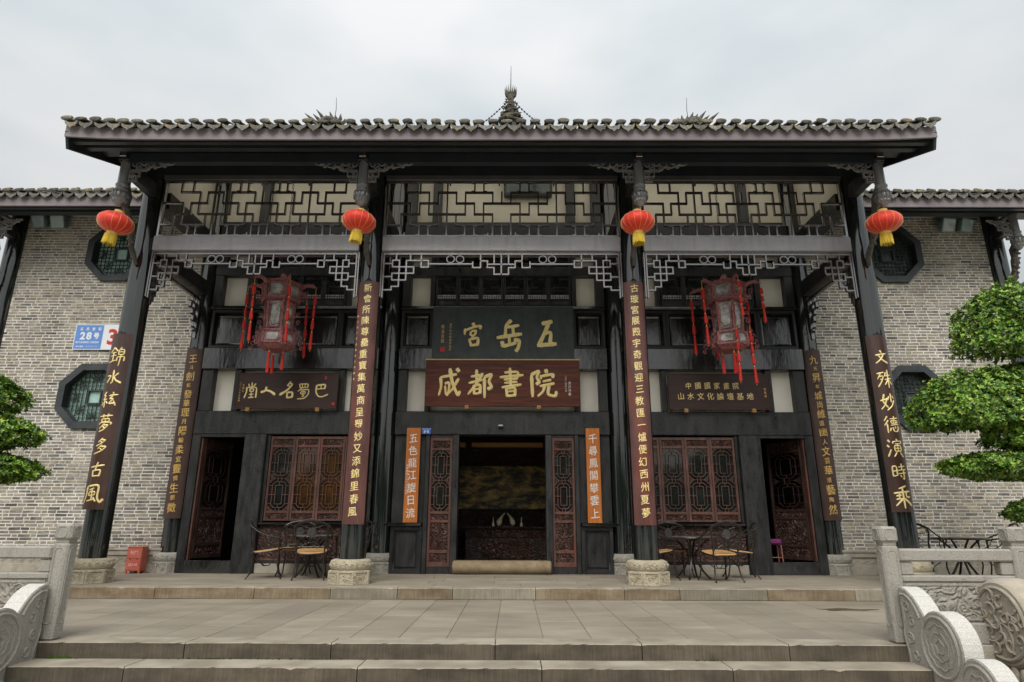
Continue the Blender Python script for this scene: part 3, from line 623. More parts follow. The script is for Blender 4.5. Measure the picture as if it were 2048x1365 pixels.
def strut(x, y0, z0, y1, z1, parent, w_=.075):
    m = MB(); n = 16; a, b = Vector((x, y0, z0)), Vector((x, y1, z1)); pts = []; rs = []
    for i_ in range(n + 1):
        t = i_ / n; p = a.lerp(b, t); p.y -= .05 * math.sin(math.pi * t) + .02 * math.sin(t * 19); p.x += .018 * math.sin(t * 13); pts.append(p); rs.append(w_ * (1 - .5 * t) * (1 + .18 * math.sin(t * 31)))
    m.tube(pts, rs, 8)
    for i_ in range(22):
        t = .04 + .8 * i_ / 22; p = a.lerp(b, t); p.y -= .05 * math.sin(math.pi * t) + w_ * .8 * (1 - .5 * t); p.x += (-1) ** i_ * w_ * .45
        m.sphere(p, .034, .03, .026, 6, 4)
    return m.build('carved_strut', pm_strut, parent, True)
pm_strut = pm('carved_strut_wood', (.045, .04, .035), (.13, .115, .09), .5, 12, (1, 1, 1), .5, 40)
for x in (-XO, -XA, XA, XO): strut(x, 9.22, 6.27, 9.88, 4.98, hall)

# roof
def roof_z(y):
    P = [(8.35, 6.50), (10.1, 7.14), (12.2, 8.5), (13.6, 9.55)]
    for (a, b), (c_, d_) in zip(P, P[1:]):
        if y <= c_: return b + (d_ - b) * (y - a) / (c_ - a)
    return P[-1][1]
def eave_lift(x, X): return .05 * max(0, (abs(x) - X * .78) / (X * .22)) ** 2
XR = 6.50
ys = [8.36, 9.2, 10.1, 10.35, 11.6, 12.2, 13.6]
def deck(xa, xb, yy, name, mat, nx, lift=True, dz=0):
    m = MB(); n = len(yy); xsn = [xa + (xb - xa) * i_ / nx for i_ in range(nx + 1)]
    for th in (0, -.07):
        for x in xsn:
            for y in yy: m.v.append((x, y, roof_z(y) + dz + th + eave_lift(x, XR) * max(0, 1 - (y - 8.36) / 3)))
    A = len(xsn) * n
    for i_ in range(nx):
        for j in range(n - 1):
            a = i_ * n + j; m.f.append((a, a + n, a + n + 1, a + 1)); m.f.append((a + A, a + 1 + A, a + n + 1 + A, a + n + A))
        a = i_ * n; m.f.append((a, a + A, a + n + A, a + n)); a += n - 1; m.f.append((a, a + n, a + n + A, a + A))
    for i_ in (0, nx):
        for j in range(n - 1): a = i_ * n + j; m.f.append((a, a + 1, a + 1 + A, a + A))
    return m.build(name, mat, hall)
deck(-XR, XR, ys[:4], 'roof_deck', soffw, 16); deck(-XR, XR, ys[4:], 'roof_deck', soffw, 16)
for s_ in (-1, 1): deck(*sorted((s_ * 5.85, s_ * XR)), ys[3:5], 'roof_deck', soffw, 1)
skyl = bpy.data.materials.new('milky_glass_tile'); skyl.use_nodes = True; nn_ = skyl.node_tree.nodes; tl_ = nn_.new('ShaderNodeBsdfTranslucent'); tl_.inputs[0].default_value = (.52, .50, .44, 1)
skyl.node_tree.links.new(tl_.outputs[0], nn_['Material Output'].inputs[0])
for k in range(9): m = MB(); xa = -5.85 + 1.3 * k + .04; q_ = [(xa, 10.35), (xa + 1.22, 10.35), (xa + 1.22, 11.6), (xa, 11.6)]; m.add([(x, y, roof_z(y) - .02) for x, y in q_], [(0, 1, 2, 3)]).build('skylight_pane', skyl, hall)  # unseen skylight, inferred from the bright upper wall; added to let daylight in
for k in range(10): xa = -5.85 + 1.3 * k; MB().bar((xa, 10.35, roof_z(10.35) - .03), (xa, 11.6, roof_z(11.6) - .03), .08, .08, (1, 0, 0)).build('rafter', soffw, hall)
Bx(-XR, XR, 13.62, 13.9, 6, 9.55).build('rear_wall', plast, hall)
def fascia(x0, x1, y, z0, z1, parent, lift=0):
    m = MB(); K = 24
    for i_ in range(K + 1):
        x = x0 + (x1 - x0) * i_ / K; dz = eave_lift(x, XR) if lift else 0
        for (yy_, zz) in ((y, z0), (y + .035, z0), (y + .035, z1), (y, z1)): m.v.append((x, yy_, zz + dz))
    for i_ in range(K):
        for q in range(4): a = i_ * 4 + q; b = i_ * 4 + (q + 1) % 4; m.f.append((a, b, b + 4, a + 4))
    m.f += [(0, 1, 2, 3), tuple(K * 4 + q for q in (3, 2, 1, 0))]
    return m.build('fascia_board', fascw, parent)
fascia(-XR, XR, 8.32, 6.345, 6.53, hall, True)
Bx(-XR + .02, XR - .02, 8.42, 8.50, 6.36, 6.42).build('eave_batten', soffw, hall)
Bx(-XR + .02, XR - .02, 8.70, 8.80, 6.44, 6.50).build('eave_batten', soffw, hall)
for x in (-XR + .02, XR - .02):    # rake boards
    mb = MB()
    for (ya, yb) in zip(ys, ys[1:]): mb.bar((x, ya, roof_z(ya) - .15), (x, yb, roof_z(yb) - .15), .26, .04, (1, 0, 0))
    mb.build('rake_board', soffw, hall)
# raised end rows of tiles make the rake ragged
def tile_meshes():
    r = .062
    cov = MB(); n = 10; Lc = .30
    for rad in (r, r - .016):
        for yy_ in (0, Lc):
            for k in range(n + 1): a = math.pi * k / n; cov.v.append((math.cos(a) * rad, yy_, math.sin(a) * rad * .85))
    q = n + 1
    for k in range(n):
        cov.f += [(k, k + 1, q + k + 1, q + k), (2 * q + k, 3 * q + k, 3 * q + k + 1, 2 * q + k + 1), (k, 2 * q + k, 2 * q + k + 1, k + 1)]
    cov.lathe([(.068, 0), (.068, .02), (.05, .028), (.02, .032)], 14, (0, 0, 0), 1, .62, 0, Matrix.Translation((0, .012, .018)) @ Matrix.Rotation(R(62), 4, 'X'))
    cov.sphere((0, .10, .066), .03, .05, .018, 6, 4)
    cm = cov.mesh('cover_tile', tilem, True)
    dr = MB()
    pl = [(-.092, .022), (-.05, .000), (0, -.008), (.05, 0), (.092, .022), (.078, -.022), (.05, -.045), (.022, -.058), (0, -.082), (-.022, -.058), (-.05, -.045), (-.078, -.022)]
    nn = len(pl)
    for t_ in (0, .016):
        for (a, b) in pl: dr.v.append((a * 1.08, -.045 + b * .35 + t_, b * 1.12 + .008))
    dr.f += [tuple(range(nn)), tuple(range(2 * nn - 1, nn - 1, -1))] + [(k, k + nn, (k + 1) % nn + nn, (k + 1) % nn) for k in range(nn)]
    k0 = len(dr.v)     # the trough behind
    for yy_ in (-.03, .28):
        for t_ in (0, -.014):
            for k in range(7): u = -1 + k / 3; dr.v.append((u * .095, yy_, .034 * u * u + t_ + .004))
    for k in range(6):
        a = k0 + k; dr.f += [(a, a + 1, a + 15, a + 14), (a + 7, a + 21, a + 22, a + 8), (a, a + 7, a + 8, a + 1)]
    dr.lathe([(.026, 0), (.026, .012)], 8, (0, 0, 0), 1, 1, 0, Matrix.Translation((0, -.034, -.02)) @ Matrix.Rotation(R(75), 4, 'X'))
    return cm, dr.mesh('drip_tile', driptm, True)
CT, DT = tile_meshes()
def eave_tiles(x0, x1, y, z, slope, parent, lift=False, pitch=.213):
    n = int(round((x1 - x0) / pitch)); p = (x1 - x0) / n
    for i_ in range(n + 1):
        for kind_ in (0, 1):
            x = x0 + p * i_ + (p / 2 if kind_ else 0)
            if x > x1 + .02: continue
            o = bpy.data.objects.new('cover_tile' if not kind_ else 'drip_tile', CT if not kind_ else DT); COL.objects.link(o); o.parent = parent
            o.scale = (rnd.uniform(1.1, 1.3), 1, rnd.uniform(.75, .95)) if not kind_ else (rnd.uniform(.98, 1.1), 1, rnd.uniform(.9, 1.15))
            o.location = Vector((x + rnd.uniform(-.009, .009), y + rnd.uniform(-.012, .012) + (-.03 if not kind_ else -.01), z + (.050 if not kind_ else -.008) + (eave_lift(x, XR) if lift else 0) + rnd.uniform(-.005, .005))) - rootloc(parent)
            o.rotation_euler = (math.atan(slope) + rnd.uniform(-.05, .05), rnd.uniform(-.05, .05), rnd.uniform(-.04, .04))
    return p
eave_tiles(-XR + .02, XR - .02, 8.30, 6.555, .36, hall, True)
def tile_mass(x0, x1, y0, fz, y1, parent, lift, pitch=.213):
    n = int(round((x1 - x0) / pitch)); p = (x1 - x0) / n; m = MB()
    for i_ in range(n + 1):
        x = x0 + p * i_; y = y0 + .26
        while y < y1 - .3:
            if lift and 10.1 < y < 11.6 and abs(x) < 5.95: y += .29; continue
            ye = min(y + .31, y1); za, zb_ = fz(y) + .06, fz(ye) + .045; l_ = eave_lift(x, XR) * max(0, 1 - (y - 8.36) / 3) if lift else 0; k0 = len(m.v); dxr = rnd.uniform(-.008, .008)
            for yy_, zz in ((y, za), (ye, zb_)):
                for k in range(6): a = math.pi * k / 5; m.v.append((x + dxr + math.cos(a) * .064, yy_, zz + l_ + math.sin(a) * .055))
            for k in range(5): m.f.append((k0 + k, k0 + k + 1, k0 + k + 7, k0 + k + 6))
            m.f.append(tuple(k0 + k for k in range(6)))
            y += .29
    m.build('roof_tiles', tiles2, parent, kind='stuff')
tile_mass(-XR + .02, XR - .02, 8.30, roof_z, 13.6, hall, True)
Bx(-XR, XR, 13.5, 13.78, 9.5, 9.95).build('ridge', stonef, hall)

# ------------------------------------------------------------------ facade of the hall
YW = 12.10
def post(x0, x1, z0, z1, y0=11.98, mat=None, name='post', bev=.008): return Bx(x0, x1, y0, YW + .12, z0, z1).build(name, mat or blackw, hall, False, bev)
BAY = ((-5.78, -2.39), (-2.01, 2.01), (2.39, 5.78))
for bi, (a, b) in enumerate(BAY):
    Bx(a, b, 11.95, YW + .12, 2.45, 2.89).build('lintel', blackw, hall, False, .012)
    Bx(a, b, 11.93, YW + .12, 3.70, 4.12).build('beam', panelw, hall, False, .012)
    Bx(a, b, 11.96, YW + .12, 4.925, 4.985).build('ledge', lacq, hall, False, .006)
    Bx(a, b, 11.98, YW + .12, 5.64, 5.83).build('rail', blackw, hall, False, .006)
    Bx(a, b, 11.96, YW + .12, 6.10, 6.81).build('beam', blackw, hall, False, .012)
    Bx(a, b, YW + .04, YW + .08, 2.892, 3.698).build('plaster_panel', plast, hall)
    Bx(a, b, YW + .04, YW + .08, 4.987, 5.638).build('plaster_panel', plast, hall)
    Bx(a, b, YW + .04, YW + .08, 5.832, 6.098).build('plaster_panel', plast, hall)
    Bx(a, b, YW + .04, YW + .08, 6.812, 8.25).build('plaster_panel', plasty, hall)
    Bx(a, b, YW + .05, YW + .08, 4.122, 4.923).build('wall_panel_back', panelw, hall)
    Bx(a, b, YW - .02, YW + .12, 7.86, 7.98).build('rail', blackw, hall)
# panel row with raised fields
def panelrow(edges, z0, z1, mat=None):
    for a, b in zip(edges, edges[1:]):
        MB().frame(a + .002, b - .002, z0, z1, .055, 12.0, YW + .05).build('panel_frame', blackw, hall, False, .004)
        m = MB(); vs = []
        for (i_, y) in ((.07, YW + .045), (.10, YW + .0), (.13, YW + .012)): vs += [(a + i_, y, z0 + i_), (b - i_, y, z0 + i_), (b - i_, y, z1 - i_), (a + i_, y, z1 - i_)]
        fs = [(k, (k + 1) % 4, (k + 1) % 4 + 4, k + 4) for k in range(4)] + [(k + 4, (k + 1) % 4 + 4, (k + 1) % 4 + 8, k + 8) for k in range(4)] + [(8, 9, 10, 11)]
        m.add(vs, fs).build('raised_panel', mat or panelw, hall)
panelrow([-5.75, -5.0, -3.2, -2.42], 4.13, 4.915); panelrow([2.42, 3.2, 5.0, 5.75], 4.13, 4.915); panelrow([-2.0, -1.38, 1.38, 2.0], 4.13, 4.915)
# posts splitting the plaster bands
for s in (-1, 1):
    for (x0, x1, z0, z1) in ((1.83, 2.0, 2.892, 3.698), (1.38, 1.48, 2.892, 3.698), (1.83, 2.0, 4.987, 5.638), (1.36, 1.45, 4.987, 5.638), (1.83, 2.0, 5.832, 6.098), (1.36, 1.45, 5.832, 6.098), (1.29, 1.47, 6.812, 7.86), (1.80, 2.0, 6.812, 7.86),
                             (5.55, 5.77, 2.892, 3.698), (5.02, 5.14, 2.892, 3.698), (3.03, 3.13, 2.892, 3.698), (2.40, 2.56, 2.892, 3.698), (5.60, 5.77, 4.987, 5.638), (5.0, 5.12, 4.987, 5.638), (3.04, 3.11, 4.987, 5.638), (2.4, 2.60, 4.987, 5.638),
                             (5.60, 5.77, 5.832, 6.098), (4.95, 5.07, 5.832, 6.098), (3.04, 3.14, 5.832, 6.098), (2.4, 2.6, 5.832, 6.098), (4.87, 5.05, 6.812, 7.86), (2.4, 2.5, 6.812, 7.86)):
        xs = sorted((s * x0, s * x1)); post(xs[0], xs[1], z0 + .002, z1 - .002)
# dark infill between plaster strips where windows sit
def ring_pts(cx, cz, a, b, c): return [(cx - a + c, cz - b), (cx + a - c, cz - b), (cx + a, cz - b + c), (cx + a, cz + b - c), (cx + a - c, cz + b), (cx - a + c, cz + b), (cx - a, cz + b - c), (cx - a, cz - b + c)]
def leaf_lattice(m, x0, x1, z0, z1, y, n=2, w=.011, d=.012):
    def seg(p, q): m.bar((p[0], y + rnd.uniform(0, .0007), p[1]), (q[0], y + rnd.uniform(0, .0007), q[1]), w, d, (0, 1, 0))
    cx = (x0 + x1) / 2; W = (x1 - x0) / 2; H = (z1 - z0) / n
    for k in range(n):
        a0, a1 = z0 + H * k, z0 + H * (k + 1); cz = (a0 + a1) / 2; h = H / 2
        ra, rb = W * .66, h * .80; P = ring_pts(cx, cz, ra, rb, W * .26)
        for p, q in zip(P, P[1:] + P[:1]): seg(p, q)
        ia, ib = W * .34, h * .58; Q = [(cx - ia, cz - ib), (cx + ia, cz - ib), (cx + ia, cz + ib), (cx - ia, cz + ib)]
        for p, q in zip(Q, Q[1:] + Q[:1]): seg(p, q)
        for s in (-1, 1):
            seg((cx + s * ia, cz), (cx + s * W, cz)); seg((cx, cz + s * ib), (cx, cz + s * rb))
            for t in (-1, 1):
                seg((cx + s * ra, cz + t * h * .56), (cx + s * W, cz + t * h * .56)); seg((cx + s * W * .17, cz + t * rb), (cx + s * W * .17, cz + t * h))
                seg((cx + s * W * .72, cz + t * h), (cx + s * W, cz + t * h * .80))
                seg((cx + s * W * .5, cz + t * h), (cx + s * W * .72, cz + t * h * .88)); seg((cx + s * W * .72, cz + t * h * .88), (cx + s * W, cz + t * h * .68))
        if k: seg((x0, a0), (x1, a0))
def carved_leaf(parent, x0, x1, z0, z1, y, kind, mat=redw, cmat=redc, glass=glassd, name='window_leaf', back=False):
    """kind 'window': crest panel, lattice, foot panel; 'door': also waist and tall skirt panels"""
    lf = MB(); fw = .042
    lf.box(x0, x0 + fw, y - .025, y + .025, z0, z1); lf.box(x1 - fw, x1, y - .025, y + .025, z0, z1)
    H = z1 - z0
    if kind == 'window': bands = [(0, .022, 'r'), (.022, .085, 'c'), (.085, .115, 'r'), (.115, .865, 'l'), (.865, .895, 'r'), (.895, .965, 'c'), (.965, 1, 'r')]
    else: bands = [(0, .035, 'r'), (.035, .10, 'p'), (.10, .125, 'r'), (.125, .33, 'c'), (.33, .35, 'r'), (.35, .395, 'c'), (.395, .415, 'r'), (.415, .90, 'l'), (.90, .915, 'r'), (.915, .975, 'c'), (.975, 1, 'r')]
    par = []
    for a, b, t in bands:
        za, zb_ = z0 + a * H, z0 + b * H
        if t == 'r': lf.box(x0 + fw, x1 - fw, y - .022, y + .022, za, zb_)
        else: par.append((za, zb_, t))
    o = lf.build(name, mat, parent, False, .003)
    for za, zb_, t in par:
        if t in 'cp': Bx(x0 + fw, x1 - fw, y - .006, y + .012, za, zb_).build('carved_panel', cmat, o)
        else:
            zm = (za + zb_) / 2
            for q0, q1 in ((za, zm), (zm, zb_)): m = MB(); leaf_lattice(m, x0 + fw, x1 - fw, q0, q1, y - .008, 1); m.box(x0 + fw, x1 - fw, y - .013, y - .0025, q0 - .004, q0 + .004); m.build('lattice', mat, o)
            if glass: Bx(x0 + fw, x1 - fw, y + .012, y + .016, za, zb_).build('glass_pane', glass, o)
    return o
# upper windows
def upper_windows(x0, x1, n):
    wd = (x1 - x0) / n
    for k in range(n):
        a, b = x0 + wd * k, x0 + wd * (k + 1); f = MB(); f.frame(a + .004, b - .004, 4.99, 6.09, .04, 12.0, 12.05); f.box(a + .044, b - .044, 12.004, 12.046, 5.13, 5.16)
        o = f.build('upper_window', blackw, hall, False, .004, kind=None)
        Bx(a + .044, b - .044, 12.02, 12.04, 5.03, 5.13).build('carved_panel', darkc, o)
        m = MB(); A_, B_ = a + .044, b - .044; W = B_ - A_
        for zz in (5.2, 5.245): m.bar((A_, 12.015, zz), (B_, 12.015, zz), .01, .012)
        for q in range(1, 8): m.bar((A_ + W * q / 8, 12.016, 5.16), (A_ + W * q / 8, 12.016, 5.245 if q not in (3, 5) else 5.2), .01, .012)
        for s_ in (0, 1):
            for i_, zz in enumerate((5.29, 5.36)): 
                xx = A_ + .03 if s_ == 0 else B_ - .03; m.frame(xx - .026, xx + .026, zz - .03, zz + .03, .01, 12.008, 12.02)
        m.build('lattice', blackw, o); Bx(A_, B_, 12.024, 12.028, 5.165, 5.24).build('painted_sky_gap', signw, o); MB().bar((A_, 12.015, 5.95), (B_, 12.015, 5.95), .01, .012).build('lattice_bar', blackw, o); Bx(A_, B_, 12.03, 12.035, 5.16, 6.05).build('glass_pane', glassd, o)  # white plate behind the lattice foot, painted for sky light showing through
darkc = pm('carved_dark_wood', (.05, .05, .052), (.10, .10, .105), .45, 6, (1, 1, 1), .2, 30, carve=(9, .8))
upper_windows(-1.35, 1.35, 6); upper_windows(-4.98, -3.13, 4); upper_windows(3.13, 4.98, 4)
# lower centre bay: fixed leaves, jambs, side panels
for s in (-1, 1):
    def X(a, b): return tuple(sorted((s * a, s * b)))
    a, b = X(.80, .92); post(a, b, 0, 2.448, 11.93)
    a, b = X(.925, 1.335); carved_leaf(hall, a, b, .12, 2.40, 12.02, 'door', glass=glassd, name='fixed_door_leaf')
    Bx(a, b, 11.99, 12.1, 0, .118).build('sill', blackw, hall); Bx(a, b, 11.99, 12.1, 2.402, 2.448).build('rail', blackw, hall)
    a, b = X(1.34, 1.42); post(a, b, 0, 2.448, 11.95)
    a, b = X(1.425, 2.0); Bx(a, b, 12.02, 12.1, .87, 2.448).build('side_board', blackw, hall)
    a, b = X(1.44, 2.04); Bx(a - .0, b, 11.90, 12.05, .815, .868).build('sill_ledge', lacq, hall, False, .008)
    a, b = X(1.425, 2.0); MB().frame(a, b, .0, .81, .07, 11.98, 12.09).build('wainscot_frame', blackw, hall, False, .006)
    MB().prism([(x_, z_) for x_, z_ in ((a + .11, .11), (b - .11, .11), (b - .11, .64), (b - .15, .67), (b - .15, .70), (a + .15, .70), (a + .15, .67), (a + .11, .64))], 12.025, 12.06).build('raised_panel', blackw, hall, False, .006)
    Bx(a + .07, b - .07, 12.05, 12.09, .07, .74).build('wainscot_back', blackw, hall)
MB().lathe([(.10, -.86), (.118, -.84), (.118, .86), (.10, .88)], 24, (0, 11.96, .115), 1, 1.15, 0, Matrix.Rotation(R(90), 4, 'Y')).build('threshold_stone', thrm, hall, True)
Bx(-.85, .87, 11.98, 12.1, 0, .2).build('threshold_back', thrm, hall)
# outer bays
for s in (-1, 1):
    def X(a, b): return tuple(sorted((s * a, s * b)))
    a, b = X(5.62, 5.78); post(a, b, .0, 2.448, 11.96)
    a, b = X(4.38, 4.78); Bx(a, b, 11.90, 12.2, 0, 2.448).build('post', blackw, hall, False, .01)
    a, b = X(4.78, 5.62); Bx(a, b, 11.94, 12.08, 0, .215).build('door_sill', panelw, hall, False, .01)
    Bx(a, b, 11.96, 12.1, 2.40, 2.448).build('door_head', blackw, hall)
    # four window leaves
    wd = (4.32 - 2.46) / 4
    for k in range(4):
        x0 = 2.46 + wd * k; a, b = X(x0 + .003, x0 + wd - .003); carved_leaf(hall, a, b, .895, 2.42, 12.03, 'window', glass=glassw if (s < 0 and k in (1, 2)) else glassd)
    a, b = X(4.325, 4.378); Bx(a, b, 11.99, 12.1, .87, 2.448).build('window_post', blackw, hall)
    a, b = X(2.39, 2.455); Bx(a, b, 11.99, 12.1, .87, 2.448).build('window_post', blackw, hall)
    a, b = X(2.41, 4.376); Bx(a, b, 11.93, 12.08, .83, .868).build('sill_ledge', lacq, hall, False, .006)
    Bx(a, b, 12.02, 12.08, .17, .828).build('carved_panel', redk, hall)
    Bx(a, b, 12.0, 12.02, .22, .245).build('rail', redw, hall); Bx(a, b, 12.0, 12.09, .165, .215).build('rail', blackw, hall)
    Bx(a, b, 11.97, 12.1, 0, .163).build('stone_sill', plinthm, hall, False, .006)
    for q in (1, 2):
        xx = a + (b - a) * q / 3; Bx(xx - .025, xx + .025, 12.003, 12.03, .25, .828).build('rail', redk, hall)
    # open door leaf, hinged on the outer jamb and swung inwards
    hx = s * 5.60; root_leaf = carved_leaf(hall, 0, .78, .235, 2.395, 0, 'door', mat=redd, cmat=redc, glass=None, name="door_leaf")
    ang = R(76) if s < 0 else R(180 - 62)
    root_leaf.matrix_basis = Matrix.Translation((hx, 12.13, 0)) @ Matrix.Rotation(ang, 4, 'Z')
    Bx(*X(5.585, 5.615), 12.0, 12.1, .22, 2.4).build('door_jamb', redw, hall)
# interior room
room = MB()
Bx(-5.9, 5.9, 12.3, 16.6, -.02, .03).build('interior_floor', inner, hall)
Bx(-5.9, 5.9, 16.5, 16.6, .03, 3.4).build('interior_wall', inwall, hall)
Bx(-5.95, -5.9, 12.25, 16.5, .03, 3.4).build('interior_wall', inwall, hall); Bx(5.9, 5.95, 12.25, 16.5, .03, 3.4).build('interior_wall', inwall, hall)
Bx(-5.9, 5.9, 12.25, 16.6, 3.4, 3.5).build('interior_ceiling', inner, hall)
Bx(-2.4, -2.3, 12.3, 16.5, .03, 3.4).build('interior_partition', inwall, hall); Bx(2.3, 2.4, 12.3, 16.5, .03, 3.4).build('interior_partition', inwall, hall)
Bx(-.72, .86, 14.3, 14.5, 2.50, 2.59).build('ceiling_beam', ochre_lit, hall); Bx(-.98, -.86, 14.3, 14.5, 2.50, 2.59).build('ceiling_beam', ochre_lit, hall)
Bx(-5.2, -4.6, 13.4, 13.8, 2.62, 2.68).build('ceiling_beam', ochre_lit, hall)  # orange strip standing in for warm light inside the left door
Bx(-1.6, 1.6, 14.9, 14.95, .1, 3.3).build('screen_wall', inner, hall)
pt = thing('wall_painting', 'dark gold ink landscape painting on the wall seen through the central doorway', 'painting', (0, 14.88, 1.18))
Bx(-1.35, 1.35, 14.86, 14.88, 1.18, 2.12).build('canvas', paintm, pt)
MB().frame(-1.38, 1.38, 1.15, 2.15, .03, 14.85, 14.89).build('picture_frame', inner, pt)
ct = thing('altar_cabinet', 'dark carved wooden cabinet standing behind the central doorway under the gold painting', 'cabinet', (0, 14.3, .03))
Bx(-.84, 1.0, 14.05, 14.6, .76, .80).build('cabinet_top', redk, ct, False, .006); Bx(-.80, .96, 14.1, 14.58, .05, .758).build('cabinet_body', inner, ct)
for a, b, z0, z1 in ((-.72, -.25, .58, .72), (-.2, .3, .58, .72), (.35, .9, .58, .72), (-.45, .6, .16, .5)): Bx(a, b, 14.08, 14.1, z0, z1).build('drawer', redc, ct, False, .005)
for x, lab in ((-.22, 'small pale slender vase left of the crane ornament on the dark cabinet'), (.38, 'small pale slender vase right of the crane ornament on the dark cabinet')):
    v = MB().lathe([(.02, 0), (.03, .02), (.028, .05), (.01, .09), (.008, .17), (.012, .19)], 12, (0, 0, 0)).build('vase', porcel, None, True); v.location = (x, 14.2, .80)
    setp(v, lab, 'vase', 'vases on the cabinet')
cr = thing('crane_ornament', 'carved ornament of two arched pale birds on the dark cabinet in the doorway', 'ornament', (.05, 14.25, .80))
for s in (-1, 1):
    pts = [(.05 + s * (.15 - .13 * t ** 2), 14.25, .82 + .26 * t) for t in [i_ / 10 for i_ in range(11)]]
    MB().tube(pts, [.03, .05, .06, .06, .055, .045, .035, .025, .02, .014, .006], 8).build('bird', porcel, cr, True)
Bx(-.1, .2, 14.2, 14.3, .80, .825).build('stand', redk, cr)

# ------------------------------------------------------------------ ridge ornaments
fin = thing('ridge_finial', 'tall clay finial of coiled dragons with flame crown and spike on roof centre', 'roof finial', (.12, 13.65, 9.9))
m = MB(); fx, fy = .12, 13.65
def sc13(v): return v
m.lathe([(.26, 9.9), (.27, 10.35), (.22, 10.42), (.2, 10.46), (.21, 10.55), (.14, 10.62), (.10, 10.7), (.11, 10.78), (.09, 10.95)], 10, (fx, fy, 0), 1, .6); m.build('finial_base', stonef, fin, False, .01)
m = MB()
for k in range(4):
    zz = 10.36 + .13 * k; r_ = .27 - .045 * k
    m.tube([(fx + math.cos(t) * r_, fy - .03 + math.sin(t) * r_ * .6, zz + .04 * math.sin(2 * t + k * 1.7)) for t in [i_ * .35 for i_ in range(18)]], [.042 - .006 * k + .012 * math.sin(i_ * 2.1) for i_ in range(18)], 7, True)
for q in range(34):
    a = q * .9; zz = 10.32 + .02 * q; r_ = .33 - .0062 * q
    m.tube([(fx + math.cos(a) * r_ * .8, fy + math.sin(a) * r_ * .5, zz), (fx + math.cos(a) * (r_ + .03), fy + math.sin(a) * (r_ * .6 + .02), zz + .035)], [.035, .006], 5)
m.build('coiled_dragon', stonef, fin, True)
m = MB(); m.lathe([(.08, 10.86), (.10, 10.92), (.07, 10.98), (.09, 11.03), (.05, 11.12)], 10, (fx, fy, 0), 1, .8)
for q in range(9):
    a = -1.0 + 2.0 * q / 8; L_ = .20 + .17 * math.cos(a * 1.2)
    for yy_ in (-.03, .03):
        p0 = Vector((fx + math.sin(a) * .04, fy + yy_, 11.03)); p1 = p0 + Vector((math.sin(a) * L_ * .55, yy_, math.cos(a * .5) * L_)); pm_ = (p0 + p1) / 2 + Vector((math.sin(a) * .03, 0, -.02))
        m.tube([p0, pm_, p1], [.026, .018, .003], 6)
m.build('flame_crown', stonef, fin, True)
MB().tube([(fx, fy, 11.1), (fx, fy, 11.38), (fx + .005, fy, 11.98)], [.03, .012, .005], 6).build('spike', blackw, fin)
m = MB()
for s in (-1, 1):
    a = Vector((fx + s * .15, fy, 10.86)); b = Vector((fx + s * .72, fy, 10.30)); n = 18
    pts = [a.lerp(b, i_ / n) - Vector((0, 0, .03 * math.sin(math.pi * i_ / n))) for i_ in range(n + 1)]; m.tube(pts, .008, 5)
    for p in pts[::2]: m.sphere(p, .024, .024, .024, 6, 4)
m.build('stay_chain', blackw, fin, True)
def ridge_beast(x, s, lab):
    o = thing('ridge_ornament', lab, 'roof ornament', (x, 13.65, 9.9), 'spiky ornaments on the roof ridge'); m = MB()
    m.tube([(x - s * .30 + s * .58 * t, 13.65, 10.22 + .14 * math.sin(t * 3) + .05 * t) for t in [i_ / 8 for i_ in range(9)]], [.07, .10, .12, .13, .12, .11, .09, .07, .05], 8)
    m.lathe([(.2, 9.9), (.16, 10.2)], 8, (x, 13.65, 0), 1, .5)
    m.build('body', stonef, o, True); m = MB()
    for q in range(8):
        t = q / 7; p0 = Vector((x - s * .30 + s * .58 * t, 13.65, 10.28 + .12 * math.sin(t * 3))); L_ = (.44 if q in (0, 1, 2) else .30) * (1 - .25 * (q % 2)); a = -s * (.9 - 1.3 * t)
        p1 = p0 + Vector((math.sin(a) * L_, rnd.uniform(-.04, .04), L_ * .75)); mid = (p0 + p1) / 2 + Vector((s * .03, 0, -.02)); m.tube([p0, mid, p1], [.058, .045, .006], 6)
    m.build('spines', stonef, o, True); MB().tube([(x + s * .10, 13.65, 10.3), (x + s * .13, 13.65, 10.7), (x + s * .11, 13.65, 11.05)], [.010, .008, .005], 5).build('rod', blackw, o)
ridge_beast(-4.33, 1, 'spiky clay dragon fish on the roof ridge left of the central finial')
ridge_beast(4.6, -1, 'spiky clay dragon fish on the roof ridge right of the central finial')

